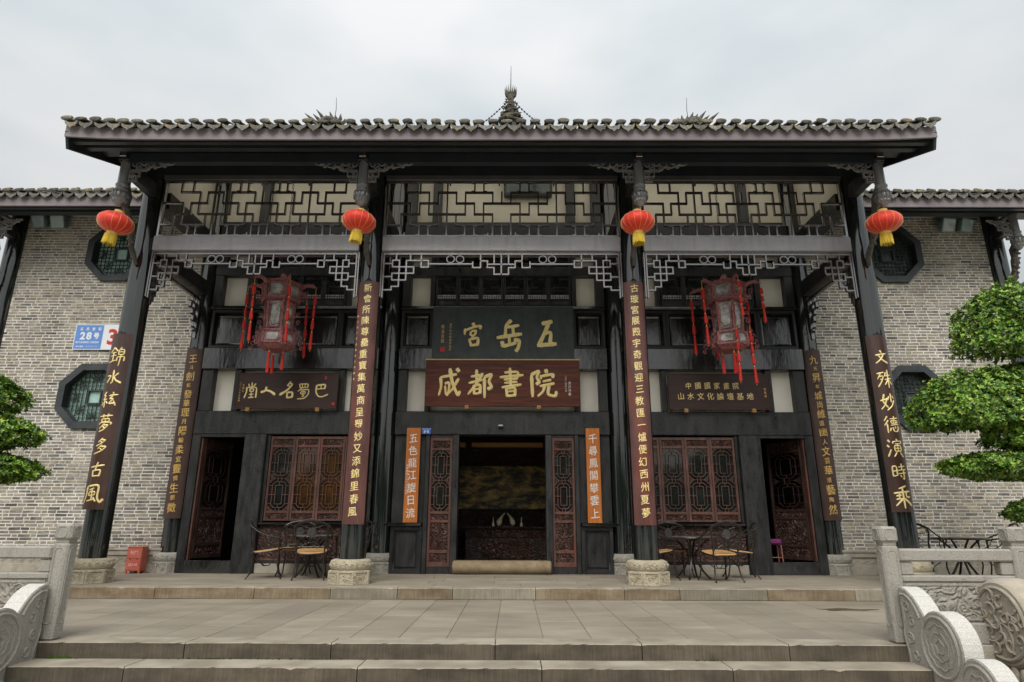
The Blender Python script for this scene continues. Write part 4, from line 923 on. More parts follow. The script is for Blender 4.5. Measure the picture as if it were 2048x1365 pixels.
# ------------------------------------------------------------------ brick wings
def wing(s):
    L_ = s < 0
    wg = thing('brick_wing', ('grey brick wing with low tiled eave left of the hall, carrying the blue number plate' if L_ else 'grey brick side wing with low tiled eave right of the hall, behind the pruned tree'), 'building', (s * 8, 12.1, 0), 'brick wings beside the hall')
    def X(a, b): return tuple(sorted((s * a, s * b)))
    OCT = [(s * 7.85, 6.15), (s * 7.87, 3.18)]
    x0, x1 = X(6.03, 9.83); ZB, ZT = .42, 7.0; CO = .0595; YFc = 12.045
    # mortar core with octagonal holes is approximated by strips of core between courses
    core = MB(); RO = .60
    def octhalf(z):
        res = []
        for cx, cz in OCT:
            d_ = abs(z - cz)
            if d_ < RO: h = RO if d_ < RO * .414 else RO * 1.414 - d_; res.append((cx - h, cx + h))
        return res
    zz = ZB
    while zz < ZT:
        segs = [(x0, x1)]
        for h0, h1 in octhalf(zz + CO / 4): segs = [t for a, b in segs for t in ((a, min(b, h0)), (max(a, h1), b)) if t[1] - t[0] > .01]
        for a, b in segs: core.box(a, b, YFc + .0015, YFc + .2, zz, min(zz + CO / 2, ZT))
        zz += CO / 2
    wall = core.build('brick_wall', mortar, wg)
    bricks = []; row = 0; zz = ZB + .005
    while zz < ZT - CO:
        x = x0 - rnd.uniform(0, .2)
        while x < x1:
            Lb = rnd.choice([.205, .21, .215, .22, .21, .215, .10, .11, .15]) ; a, b = max(x, x0), min(x + Lb, x1)
            if b - a > .045:
                hit = any(h0 - .0 < b and h1 + .0 > a for h0, h1 in octhalf(zz + CO / 2))
                if hit:
                    for h0, h1 in octhalf(zz + CO / 2):
                        if a < h0 < b and h0 - a > .05: bricks.append((a, h0 - .005, zz, zz + CO - .0135))
                        if a < h1 < b and b - h1 > .05: bricks.append((h1 + .005, b, zz, zz + CO - .0135))
                else: bricks.append((a, b, zz, zz + CO - .0135))
            x += Lb + .0145
        zz += CO; row += 1
    # the 300 that show largest: stretchers nearest to the camera
    def show(b): c = Vector(((b[0] + b[1]) / 2 - .22, 12, (b[2] + b[3]) / 2 - .85)); return (b[1] - b[0]) / c.length ** 2 if abs(c.x) < 9.3 else 0
    bricks.sort(key=show, reverse=True); cache = {}
    for (a, b, c_, d_) in bricks[:300]:
        w_ = round(b - a, 2); h = d_ - c_
        if w_ not in cache:
            jm = MB().box(-w_ / 2, w_ / 2, 0, .05, -h / 2, h / 2); cache[w_] = jm.mesh('brick', brickm, False, .004)
        o = bpy.data.objects.new('brick', cache[w_]); COL.objects.link(o); o.parent = wall
        o.location = Vector(((a + b) / 2 - s * 8, YFc - rnd.uniform(0, .006) - 12.1, (c_ + d_) / 2 + rnd.uniform(-.0015, .0015))); o.rotation_euler = (0, rnd.uniform(-.006, .006), 0)
    rest = MB()
    for (a, b, c_, d_) in bricks[300:]:
        y = YFc - rnd.uniform(0, .006); e_ = .004; j = [rnd.uniform(-.003, .003) for _ in range(4)]
        vs = [(a + e_, y, c_ + e_ + j[0]), (b - e_, y, c_ + e_ + j[1]), (b - e_, y, d_ - e_ + j[2]), (a + e_, y, d_ - e_ + j[3]), (a, y + .006, c_ + j[0]), (b, y + .006, c_ + j[1]), (b, y + .006, d_ + j[2]), (a, y + .006, d_ + j[3]),
              (a, y + .03, c_), (b, y + .03, c_), (b, y + .03, d_), (a, y + .03, d_)]
        rest.add(vs, [(0, 1, 2, 3)] + [(k, k + 4, (k + 1) % 4 + 4, (k + 1) % 4) for k in range(4)] + [(k + 4, k + 8, (k + 1) % 4 + 8, (k + 1) % 4 + 4) for k in range(4)])
    setp(rest.build('brick_courses', bricki, wall), kind='stuff')
    # return edge near hall column, plinth with scroll band
    Bx(x0, x1, YFc - .03, YFc + .2, 0, .155).build('plinth', plinthm, wg, False, .006)
    Bx(x0, x1, YFc - .005, YFc + .2, .157, .29).build('plinth_band', plinthm, wg); Bx(x0, x1, YFc - .03, YFc + .2, .292, .375).build('plinth_moulding', plinthm, wg, False, .01)
    Bx(x0, x1, YFc - .045, YFc + .2, .377, .418).build('plinth_cap', plinthm, wg, False, .006)
    m = MB(); x = x0 + .1; fl = 1
    while x < x1 - .1:
        for t_ in (-1, 1): spiral(m, (x + t_ * .028, YFc - .006, .223 + t_ * .014), .034, 1.6 if t_ > 0 else 4.7, 1.1 * fl, .008, 1, 9)
        m.tube([(x - .08, YFc - .006, .20), (x - .03, YFc - .006, .21), (x + .03, YFc - .006, .235), (x + .08, YFc - .006, .245)], .007, 4); x += .17
    m.build('scroll_relief', plinthm, wg, True)
    # octagonal windows
    for (cx, cz) in OCT:
        ro, ri = .625, .50
        def o8(r_, k): a = R(22.5 + 45 * k); q = r_ / math.cos(R(22.5)); return (cx + math.cos(a) * q, cz + math.sin(a) * q)
        m = MB()
        for k in range(8):
            A_, B_, C_, D_ = o8(ro, k), o8(ro, k + 1), o8(ri, k + 1), o8(ri, k)
            vs = [(p[0], y, p[1]) for y in (YFc - .06, YFc + .13) for p in (A_, B_, C_, D_)]
            m.add(vs, [(0, 1, 2, 3), (7, 6, 5, 4), (0, 4, 5, 1), (2, 6, 7, 3)])
        wd = m.build('octagonal_window', octf, wg)
        m = MB(); y = YFc + .09
        def inside(x_, z_): dx, dz = abs(x_ - cx), abs(z_ - cz); return dx < ri and dz < ri and dx + dz < ri * 1.414
        def seg(p, q, w_=.011):
            p, q = Vector((p[0], y + rnd.uniform(0, .0008), p[1])), Vector((q[0], y + rnd.uniform(0, .0008), q[1])); n = 24; ins = [inside(*(p.lerp(q, i_ / n)[k_] for k_ in (0, 2))) for i_ in range(n + 1)]
            idx = [i_ for i_, v in enumerate(ins) if v]
            if len(idx) > 1: m.bar(p.lerp(q, idx[0] / n), p.lerp(q, idx[-1] / n), w_, .018)
        g_ = .078
        for k in range(-6, 7):
            u = k * g_
            if abs(u) < .12:
                for t_ in (-1, 1): seg((cx + u, cz + t_ * .125), (cx + u, cz + t_ * .5)); seg((cx + t_ * .125, cz + u), (cx + t_ * .5, cz + u))
            else: seg((cx + u, cz - .5), (cx + u, cz + .5)); seg((cx - .5, cz + u), (cx + .5, cz + u))
        for a in range(8):
            r_ = .235 if a % 2 else .36; px, pz = cx + math.cos(R(a * 45)) * r_ * (1.414 if a % 2 else 1), cz + math.sin(R(a * 45)) * r_ * (1.414 if a % 2 else 1)
            if a % 2: px, pz = cx + math.copysign(.235, math.cos(R(a * 45))), cz + math.copysign(.235, math.sin(R(a * 45)))
            for t_ in (0, 45, 90, 135): dx, dz = math.cos(R(t_)) * .1, math.sin(R(t_)) * .1; seg((px - dx, pz - dz), (px + dx, pz + dz), .013)
        m.build('lattice', octl, wd); m = MB().frame(cx - .135, cx + .135, cz - .135, cz + .135, .022, y - .016, y + .016); m.build('centre_frame', octf, wd)
        m = MB(); m.prism([o8(ri + .02, k) for k in range(8)], YFc + .12, YFc + .128); m.build('glass_pane', glassg if L_ else glassk, wd)
    # corner column, pendant, strut
    cxw = s * 10.02
    c = MB().lathe([(.19, .3), (.19, 7.2)], 24, (cxw, 12.1, 0)).build('column', lacq, wg, True); MB().lathe([(.3, 0), (.3, .16), (.31, .2), (.3, .29), (.24, .31)], 20, (cxw, 12.1, 0)).build('column_base', carvg, c, True)
    pd = pendant(s * 10.0, 11.45, 6.72, wg, 5.98, .95, ((1,) if L_ else (-1,)), .45)
    Bx(cxw - .08, cxw + .08, 11.5, 12.0, 6.42, 6.66).build('cantilever_beam', blackw, wg); strut(cxw, 11.52, 6.35, 11.93, 5.15, wg, .085)
    # eave
    xa, xb = X(6.3, 11.6)
    def fz(y): return 6.86 + (y - 10.9) * .42
    m = MB(); m.v += [(x, y, fz(y) + t) for t in (0, -.07) for x in (xa, xb) for y in (10.92, 14.5)]
    m.f += [(0, 1, 3, 2), (4, 6, 7, 5), (0, 2, 6, 4), (1, 5, 7, 3), (0, 4, 5, 1), (2, 3, 7, 6)]; m.build('roof_deck', soffw, wg)
    fb = MB().box(xa, xb, 10.88, 10.915, 6.60, 6.80).build('fascia_board', fascw, wg)
    Bx(xa, xb, 11.0, 11.08, 6.62, 6.72).build('eave_batten', soffw, wg); Bx(xa, xb, 11.36, 11.52, 6.72, 6.92).build('purlin', soffw, wg)
    Bx(xa, xb, 11.98, 12.2, 7.0, 7.3).build('wall_plate', soffw, wg); eave_tiles(xa + .05, xb - .05, 10.86, 6.835, .4, wg); tile_mass(xa + .05, xb - .05, 10.86, fz, 14.5, wg, False)
    # gable wall above the wing roof closes the side of the hall
    return wg
wing(-1); wing(1)

# hand-written strokes for the two large centre plaques (x right, z up, unit box; last value = stroke width)
def stroke(mb, pts, w_, cx, cz, S, fn, depth):
    P = [Vector((p[0], p[1])) for p in pts]; Q = []
    for a, b in zip(P, P[1:]):
        for i_ in range(5): Q.append(a.lerp(b, i_ / 5))
    Q.append(P[-1])
    for _ in range(2): Q = [Q[0]] + [(Q[i_ - 1] + Q[i_] * 2 + Q[i_ + 1]) / 4 for i_ in range(1, len(Q) - 1)] + [Q[-1]]
    n = len(Q); Lf = []; Rt = []
    for i_, q in enumerate(Q):
        t = (Q[min(i_ + 1, n - 1)] - Q[max(i_ - 1, 0)]).normalized(); nrm = Vector((-t.y, t.x)); u = i_ / (n - 1)
        ww = w_[0] + (w_[1] - w_[0]) * u; ww *= 1 - .22 * math.sin(math.pi * u)
        if i_ == 0 or i_ == n - 1: ww *= .55
        Lf.append(q + nrm * ww / 2); Rt.append(q - nrm * ww / 2)
    k0 = len(mb.v)
    for a, c_, b in zip(Lf, Q, Rt):
        mb.v += [fn(cx + a.x * S, cz + a.y * S, 0), fn(cx + a.x * S, cz + a.y * S, depth * .6), fn(cx + c_.x * S, cz + c_.y * S, depth * 1.3), fn(cx + b.x * S, cz + b.y * S, depth * .6), fn(cx + b.x * S, cz + b.y * S, 0)]
    for i_ in range(n - 1):
        for q in range(4): a = k0 + i_ * 5 + q; mb.f.append((a, a + 1, a + 6, a + 5))
    mb.f += [tuple(k0 + q for q in range(5)), tuple(k0 + (n - 1) * 5 + q for q in (4, 3, 2, 1, 0))]
# strokes traced on a 0..100 grid, y downwards
CH = {
 '宮': [([(48, 8), (56, 20)], (14, 12)), ([(14, 30), (10, 48), (14, 52)], (11, 6)), ([(14, 36), (52, 24), (88, 18), (82, 32)], (9, 10)), ([(40, 40), (38, 56)], (9, 8)), ([(42, 40), (66, 36), (58, 54)], (8, 9)), ([(40, 56), (60, 53)], (7, 7)), ([(54, 56), (40, 68)], (8, 7)), ([(32, 68), (44, 96)], (9, 12)), ([(36, 70), (76, 62), (72, 92)], (9, 12)), ([(44, 92), (76, 88)], (10, 12))],
 '岳': [([(58, 4), (36, 22)], (14, 8)), ([(38, 20), (36, 52)], (10, 10)), ([(40, 26), (88, 20)], (9, 10)), ([(64, 24), (66, 48)], (10, 9)), ([(4, 58), (98, 46)], (12, 12)), ([(50, 48), (52, 78)], (10, 9)), ([(24, 68), (28, 86)], (13, 12)), ([(26, 84), (66, 76), (76, 72)], (11, 10)), ([(68, 64), (90, 66), (84, 90), (74, 100)], (12, 10))],
 '五': [([(28, 14), (74, 6)], (15, 15)), ([(58, 12), (38, 52), (14, 94)], (14, 14)), ([(32, 52), (68, 42), (62, 84)], (11, 13)), ([(8, 92), (90, 86)], (15, 15))],
 '成': [([(10, 34), (14, 66), (4, 96)], (11, 6)), ([(10, 34), (78, 24)], (9, 10)), ([(28, 56), (48, 50), (46, 84), (36, 96)], (8, 9)), ([(48, 4), (58, 50), (84, 98), (92, 80)], (12, 9)), ([(86, 38), (60, 76), (42, 90)], (10, 6)), ([(76, 4), (88, 16)], (13, 12)), ([(30, 62), (34, 94)], (7, 7))],
 '都': [([(12, 32), (52, 26)], (8, 8)), ([(34, 8), (34, 46)], (10, 8)), ([(4, 54), (58, 42)], (8, 8)), ([(58, 20), (34, 56), (2, 92)], (10, 6)), ([(24, 60), (26, 92)], (9, 8)), ([(28, 62), (50, 58), (48, 90)], (8, 9)), ([(28, 75), (48, 72)], (6, 6)), ([(28, 90), (48, 87)], (7, 7)), ([(64, 34), (94, 22), (80, 48), (94, 68), (76, 74)], (9, 10)), ([(64, 34), (66, 104)], (11, 8))],
 '書': [([(22, 18), (78, 14), (74, 36)], (8, 8)), ([(4, 34), (98, 26)], (9, 9)), ([(20, 42), (76, 38)], (8, 8)), ([(44, 2), (48, 66)], (10, 9)), ([(22, 53), (74, 49)], (7, 8)), ([(12, 68), (90, 58)], (9, 9)), ([(30, 70), (34, 100)], (9, 9)), ([(34, 72), (66, 68), (64, 98)], (8, 9)), ([(36, 82), (64, 80)], (6, 6)), ([(34, 97), (66, 94)], (8, 8))],
 '院': [([(6, 26), (38, 10), (26, 34), (38, 50), (24, 58)], (9, 9)), ([(8, 26), (12, 100)], (11, 9)), ([(60, 6), (64, 20)], (12, 10)), ([(44, 26), (42, 40)], (9, 7)), ([(44, 30), (90, 22), (84, 36)], (8, 9)), ([(48, 48), (80, 42)], (7, 8)), ([(38, 64), (92, 54)], (8, 9)), ([(56, 62), (50, 82), (30, 98)], (9, 6)), ([(72, 60), (66, 92), (96, 98), (98, 80)], (9, 8))],
 '巴': [([(14, 16), (80, 8), (72, 40)], (11, 11)), ([(48, 14), (46, 36)], (8, 8)), ([(16, 40), (76, 36)], (8, 8)), ([(14, 14), (12, 60), (30, 88), (60, 92), (102, 74)], (11, 8))],
 '蜀': [([(14, 8), (20, 34)], (9, 8)), ([(14, 10), (84, 8), (78, 32)], (9, 9)), ([(36, 10), (38, 30)], (7, 7)), ([(58, 10), (58, 30)], (7, 7)), ([(20, 32), (78, 29)], (8, 8)), ([(34, 34), (4, 54)], (8, 7)), ([(24, 46), (92, 40), (88, 74), (58, 96), (4, 98)], (9, 8)), ([(28, 56), (30, 70), (62, 68), (64, 54), (28, 56)], (7, 7)), ([(46, 50), (48, 82)], (8, 8)), ([(36, 84), (58, 80)], (6, 7))],
 '名': [([(78, 2), (54, 30)], (9, 10)), ([(70, 12), (94, 20), (56, 56), (4, 82)], (10, 16)), ([(62, 26), (76, 34)], (9, 9)), ([(58, 66), (60, 100)], (12, 13)), ([(58, 68), (98, 64), (96, 98)], (12, 14)), ([(60, 98), (98, 94)], (12, 12))],
 '人': [([(38, 20), (34, 52), (4, 62)], (14, 16)), ([(36, 46), (66, 54), (96, 80)], (13, 18))],
 '堂': [([(52, 4), (54, 30)], (9, 9)), ([(28, 12), (34, 26)], (10, 8)), ([(80, 10), (66, 26)], (10, 8)), ([(16, 34), (18, 60), (4, 98)], (10, 9)), ([(18, 34), (90, 30), (88, 96)], (9, 10)), ([(40, 42), (42, 58)], (8, 8)), ([(40, 43), (68, 41), (66, 58), (42, 58)], (8, 8)), ([(52, 62), (54, 94)], (8, 8)), ([(38, 76), (70, 73)], (8, 8)), ([(34, 95), (74, 92)], (9, 9))],
 '錦': [([(32, 2), (4, 34)], (12, 8)), ([(32, 6), (54, 26)], (10, 8)), ([(14, 36), (46, 32)], (8, 8)), ([(28, 30), (26, 84)], (9, 9)), ([(8, 54), (48, 49)], (8, 8)), ([(0, 90), (50, 78)], (10, 8)), ([(74, 2), (66, 14)], (9, 8)), ([(60, 16), (60, 46)], (8, 8)), ([(60, 18), (92, 13), (90, 42)], (8, 8)), ([(62, 30), (88, 28)], (7, 7)), ([(60, 46), (90, 43)], (8, 8)), ([(54, 60), (54, 84)], (8, 8)), ([(54, 60), (98, 54), (94, 82)], (8, 9)), ([(76, 46), (68, 112)], (10, 7))],
 '水': [([(50, 2), (52, 80), (38, 90)], (14, 9)), ([(8, 42), (38, 38), (8, 86)], (11, 10)), ([(84, 20), (60, 44)], (13, 9)), ([(54, 44), (72, 70), (108, 84)], (10, 17))],
 '絃': [([(26, 2), (8, 24), (26, 26), (6, 52), (36, 46)], (11, 9)), ([(22, 50), (20, 98)], (10, 9)), ([(8, 64), (2, 86)], (9, 8)), ([(32, 60), (42, 74)], (9, 9)), ([(70, 2), (74, 14)], (11, 10)), ([(46, 26), (102, 16)], (10, 10)), ([(72, 26), (52, 46), (80, 42), (48, 76), (92, 68)], (10, 11)), ([(78, 54), (94, 84)], (10, 11))],
 '夢': [([(8, 14), (92, 6)], (10, 10)), ([(34, 0), (36, 22)], (9, 9)), ([(66, -4), (62, 20)], (9, 9)), ([(24, 30), (76, 26), (74, 44), (26, 46), (24, 30)], (8, 8)), ([(50, 30), (50, 44)], (7, 7)), ([(12, 62), (12, 52), (94, 47), (84, 62)], (9, 9)), ([(50, 56), (14, 88)], (11, 8)), ([(36, 68), (76, 62), (44, 96), (16, 104)], (11, 9)), ([(38, 74), (56, 84)], (9, 9))],
 '多': [([(58, 0), (26, 28)], (14, 9)), ([(50, 12), (80, 10), (50, 36), (12, 52)], (11, 9)), ([(44, 22), (56, 30)], (9, 9)), ([(60, 44), (28, 70)], (12, 9)), ([(54, 56), (90, 52), (60, 84), (2, 104)], (12, 9)), ([(46, 66), (60, 76)], (9, 9))],
 '古': [([(2, 36), (98, 20)], (13, 13)), ([(54, 2), (40, 54)], (13, 11)), ([(22, 56), (28, 96)], (12, 12)), ([(24, 58), (80, 50), (72, 94)], (11, 13)), ([(28, 93), (76, 88)], (11, 12))],
 '風': [([(14, 14), (12, 66), (-4, 100)], (14, 8)), ([(16, 14), (80, 4), (76, 70), (94, 94), (108, 74)], (11, 14)), ([(56, 22), (30, 32)], (9, 8)), ([(30, 42), (30, 60), (62, 56), (62, 38), (30, 42)], (8, 8)), ([(46, 28), (48, 80)], (9, 9)), ([(22, 86), (66, 76)], (10, 9)), ([(56, 66), (72, 88)], (9, 11))],
 '文': [([(44, 0), (56, 18)], (16, 14)), ([(6, 36), (96, 24)], (14, 13)), ([(72, 30), (44, 68), (2, 96)], (13, 11)), ([(28, 38), (58, 74), (104, 94)], (12, 19))],
 '殊': [([(2, 16), (50, 8)], (11, 10)), ([(28, 12), (4, 50)], (11, 8)), ([(14, 34), (46, 30), (28, 66), (2, 98)], (9, 10)), ([(22, 48), (32, 58)], (9, 9)), ([(62, 8), (52, 34)], (11, 8)), ([(54, 32), (96, 24)], (10, 9)), ([(50, 54), (102, 44)], (11, 10)), ([(76, -8), (76, 104)], (13, 10)), ([(74, 54), (48, 86)], (10, 8)), ([(78, 54), (104, 82)], (10, 14))],
 '妙': [([(28, 4), (14, 50), (46, 88)], (13, 11)), ([(44, 28), (28, 70), (0, 96)], (11, 9)), ([(0, 44), (52, 32)], (12, 10)), ([(72, 0), (72, 54)], (13, 10)), ([(58, 18), (48, 42)], (11, 9)), ([(84, 14), (98, 32)], (13, 11)), ([(96, 42), (76, 76), (36, 104)], (12, 9))],
 '德': [([(26, 0), (4, 28)], (12, 8)), ([(30, 24), (2, 56)], (11, 8)), ([(20, 44), (20, 100)], (12, 10)), ([(40, 18), (100, 11)], (9, 9)), ([(70, 0), (68, 24)], (9, 9)), ([(46, 28), (46, 44), (94, 42), (94, 26), (46, 28)], (8, 8)), ([(62, 28), (62, 42)], (7, 7)), ([(78, 27), (78, 42)], (7, 7)), ([(42, 55), (98, 50)], (9, 9)), ([(42, 70), (34, 90)], (10, 9)), ([(54, 66), (60, 92), (88, 92), (92, 78)], (10, 10)), ([(70, 62), (76, 74)], (10, 10)), ([(92, 60), (102, 78)], (12, 11))],
 '演': [([(8, 4), (18, 18)], (13, 12)), ([(0, 34), (12, 46)], (13, 12)), ([(0, 98), (22, 58)], (13, 9)), ([(62, 0), (66, 12)], (11, 10)), ([(36, 27), (36, 15), (100, 11), (92, 26)], (9, 9)), ([(48, 29), (86, 26)], (8, 8)), ([(44, 38), (44, 70), (90, 68), (90, 36), (44, 38)], (9, 9)), ([(66, 26), (66, 68)], (8, 8)), ([(46, 53), (88, 52)], (8, 8)), ([(54, 76), (34, 100)], (11, 8)), ([(78, 76), (100, 100)], (11, 14))],
 '時': [([(6, 18), (6, 78)], (11, 11)), ([(6, 18), (34, 14), (34, 74)], (10, 11)), ([(8, 46), (32, 44)], (9, 9)), ([(8, 76), (32, 72)], (9, 9)), ([(46, 22), (96, 16)], (10, 10)), ([(70, 0), (70, 40)], (11, 9)), ([(40, 42), (102, 36)], (10, 11)), ([(42, 62), (102, 56)], (10, 10)), ([(82, 42), (82, 98), (68, 88)], (12, 9)), ([(54, 70), (62, 82)], (11, 11))],
 '乘': [([(74, 0), (30, 14)], (13, 9)), ([(2, 36), (98, 26)], (13, 12)), ([(50, 8), (52, 110)], (14, 11)), ([(30, 36), (28, 64)], (10, 10)), ([(12, 50), (40, 45)], (10, 10)), ([(70, 30), (70, 56), (94, 54)], (10, 11)), ([(10, 66), (40, 62)], (9, 9)), ([(48, 62), (4, 98)], (13, 9)), ([(54, 60), (102, 96)], (12, 17))],
}
def brushchar(parent, c, x0, x1, z0, z1, fn, depth=.012, bold=1.0, mat=None):
    m = MB(); brush(m, c, x0, x1, z0, z1, fn, depth, bold); return m.build('gold_character', mat or gold, parent)
def brush(mb, c, x0, x1, z0, z1, fn, depth=.012, bold=1.0):
    W, H = x1 - x0, z1 - z0
    for k, (pts, w_) in enumerate(CH[c]):
        P = [(p[0] / 100 * W, (1 - p[1] / 100) * H) for p in pts]; s_ = min(W, H) / 100 * bold
        stroke(mb, P, (w_[0] * s_, w_[1] * s_), x0, z0, 1, lambda x, z, d_, k=k: fn(x, z, d_ * (1 + .02 * k)), depth)
# ------------------------------------------------------------------ couplet boards
def curved_board(x, yc, rad, half, z0, z1, label, text, mat, lett=gold, cw=.15, ch=.2, depth=.006, bold=.022, sizes=None, pos=None, side_text=None, name='couplet_board'):
    o = thing(name, label, 'couplet board', (x, yc - rad, z0), 'couplet boards on the columns'); n = 12; m = MB(); th = .03; A_ = half / rad
    for r_ in (rad, rad - th):
        for zz in (z0, z1):
            for k in range(n + 1): a = -A_ + 2 * A_ * k / n; m.v.append((x + math.sin(a) * r_, yc - math.cos(a) * r_, zz))
    q = n + 1
    for k in range(n): m.f += [(k, k + 1, q + k + 1, q + k), (2 * q + k, 3 * q + k, 3 * q + k + 1, 2 * q + k + 1), (k, 2 * q + k, 2 * q + k + 1, k + 1), (q + k, q + k + 1, 3 * q + k + 1, 3 * q + k)]
    m.f += [(0, q, 3 * q, 2 * q), (n, 2 * q + n, 3 * q + n, q + n)]
    m.build('board', mat, o, True)
    m = MB()    # iron hanging loop
    m.tube([(x + math.cos(a) * .035, yc - rad + .02, z1 + .02 + math.sin(a) * .03) for a in [i_ * math.pi / 6 for i_ in range(12)]], .006, 5, True); m.tube([(x - .06, yc - rad + .02, z1 + .01), (x + .06, yc - rad + .02, z1 + .01)], .007, 5)
    m.build('hanging_ring', iron, o)
    fn = lambda u, z, d_: (x + math.sin(u / rad) * (rad + d_), yc - math.cos(u / rad) * (rad + d_), z)
    t = MB(); N_ = len(text)
    if N_ == 7:
        for k, c in enumerate(text):
            w_, h_ = cw * sizes[k], ch * sizes[k]; brushchar(o, c, -w_ / 2, w_ / 2, pos[k] - h_ / 2, pos[k] + h_ / 2, fn, .006, 1.05)
        return o
    for k, c in enumerate(text):
        sz = sizes[k] if sizes else 1; z = pos[k] if pos else z1 - (z1 - z0) * (.07 + .87 * (k + .5) / N_)
        char(o, c, rnd.uniform(-.008, .008), z, cw * sz, ch * sz, fn, depth, bold, lett)
    if side_text:
        for k, c in enumerate(side_text[0]): letters(t, c, side_text[1], side_text[2] - k * side_text[3], side_text[4], side_text[4], fn, .002, .01)
    if t.v: t.build('signature', lett, o)
    return o
RF = .222
def spread(zt, zb_, n): return [zt + (zb_ - zt) * k / (n - 1) for k in range(n)]
curved_board(-XO - .03, YF, RF, .185, 1.04, 3.79, 'dark brown couplet board with seven gold characters on the leftmost front column', '錦水絃夢多古風', boardb, cw=.23, ch=.26, bold=.03, pos=spread(3.42, 1.27, 7), sizes=[1.08, .95, 1, 1, .9, .9, 1.15])
curved_board(XO - .04, YF, RF, .185, 1.04, 3.79, 'dark brown couplet board with seven gold characters on the rightmost front column', '文殊妙德演時乘', boardb, cw=.22, ch=.26, bold=.03, pos=spread(3.42, 1.27, 7), sizes=[.85, 1, 1, 1, 1.05, .95, 1.15])
curved_board(-XA + .02, YF, RF, .185, .84, 4.70, 'russet curved board of many gold characters on the left inner column', '新會所陳尊罍重寶集萬商呈蜀妙又添錦里春風', boardr, cw=.135, ch=.148, bold=.004, pos=spread(4.58, 1.02, 20), side_text=('歲次戊子年孟春吉日成都書', -.15, 4.1, .095, .035))
curved_board(XA - .02, YF, RF, .185, .84, 4.70, 'russet curved board of many gold characters on the right inner column', '古璇宮展殿宇奇觀迎三教匯一爐便幻西州夏夢', boardr, cw=.135, ch=.148, bold=.004, pos=spread(4.58, 1.02, 20))
Bx_s = [1, .5, 1.05, .5, .95, .8, 1, .6, 1.05, .6, 1, .65, 1, .55, 1.05, .55, 1]
curved_board(-XO + .11, YB, .232, .18, .93, 4.10, 'narrow dark red board of gold running script on the rear column beside the left door', '王斗劍氣發華理月陽輪柔宜靈憐生朋徵', boardb, cw=.16, ch=.18, bold=.004, sizes=Bx_s, pos=spread(3.90, 1.12, 17), lett=goldd)
curved_board(XO - .11, YB, .232, .18, .93, 4.10, 'narrow dark red board of gold running script on the rear column beside the right door', '九天昇年城尚維道幽人文芸華渚藝陶然', boardb, cw=.16, ch=.18, bold=.004, sizes=Bx_s, pos=spread(3.90, 1.12, 17), lett=goldd)
def flat_board(name, label, cat, x0, x1, z0, z1, y, mat, th=.03, tilt=0, group=None):
    o = thing(name, label, cat, ((x0 + x1) / 2, y, z0), group); Bx(x0, x1, y, y + th, z0, z1).build('board', mat, o, False, .004); return o
for x0, x1, text, lab in ((-1.765, -1.51, '五色龍江旋日流', 'flat orange wooden board of white characters left of the central doorway'), (1.545, 1.80, '千尋鳳閣攀雲上', 'flat orange wooden board of white characters right of the central doorway')):
    o = flat_board('orange_couplet_board', lab, 'couplet board', x0, x1, .87, 2.565, 11.87, boardo, .03, 0, 'orange couplet boards')
    t = MB(); fn = flatfn(11.87)
    for k, c in enumerate(text): char(o, c, (x0 + x1) / 2, 2.37 - k * .222,   .165, .185, fn, .005, 0.0 if c in '攀鳳龍閣' else .006, white, name='white_character')
    if x0 < 0:
        for k, c in enumerate('成都書院二〇〇七年仲冬'): letters(t, c, x0 + .035, 1.88 - k * .05, .035, .038, fn, .0015, .006)
    if t.v: t.build('signature', white, o)
    MB().tube([((x0 + x1) / 2 + math.cos(a) * .03, 11.88, 2.575 + math.sin(a) * .02) for a in [i_ * math.pi / 6 for i_ in range(12)]], .005, 5, True).build('hanging_ring', iron, o)

YP = 11.83
o = flat_board('name_plaque', 'slate grey plaque with three big gold characters above the central doorway', 'plaque', -1.36, 1.37, 3.86, 4.93, YP, boards, .05)
fn = flatfn(YP); t = MB()
for c, x0, x1, z0, z1 in (('宮', -.78, -.37, 4.10, 4.64), ('岳', -.14, .38, 4.02, 4.68), ('五', .62, 1.08, 4.10, 4.66)): brushchar(o, c, x0, x1, z0, z1, fn, .012, 1.45)
t = MB()
for k, c in enumerate('庚子年仲春重修吉日'): letters(t, c, -1.01, 4.56 - k * .062, .05, .055, fn, .002, .004)
for k, c in enumerate('程滄波題'): letters(t, c, -1.16, 4.52 - k * .095, .065, .085, fn, .002, .004)
t.build('signature', goldd, o); Bx(-1.20, -1.11, YP - .002, YP, 4.02, 4.11).build('red_seal', redp, o)
o = flat_board('name_plaque', 'mahogany plaque with four big gold characters directly over the central doorway', 'plaque', -1.45, 1.45, 2.955, 3.84, YP - .05, boardm, .045)
Bx(-1.47, 1.47, YP - .055, YP + .0, 3.842, 3.862).build('top_strip', goldd, o); fn = flatfn(YP - .05); t = MB()
for c, x0, x1 in (('成', -1.21, -.76), ('都', -.655, -.165), ('書', -.07, .405), ('院', .505, 1.02)): brushchar(o, c, x0, x1, 3.13, 3.70, fn, .016, 1.5)
t = MB()
for k, c in enumerate('二〇一四年十月'): letters(t, c, 1.19, 3.52 - k * .045, .04, .04, fn, .002, .004)
for k, c in enumerate('流沙河書'): letters(t, c, 1.26, 3.40 - k * .07, .055, .06, fn, .002, .006)
t.build('signature', white, o)
for x in (-.66, .68): Bx(x - .042, x + .042, YP - .085, YP - .03, 2.895, 2.975).build('support_boss', bossm, o, False, .008); MB().tube([(x + math.cos(a) * .024, YP - .087, 2.935 + math.sin(a) * .024) for a in [i_ * math.pi / 6 for i_ in range(12)]], .006, 4, True).build('boss_ring', goldd, o)
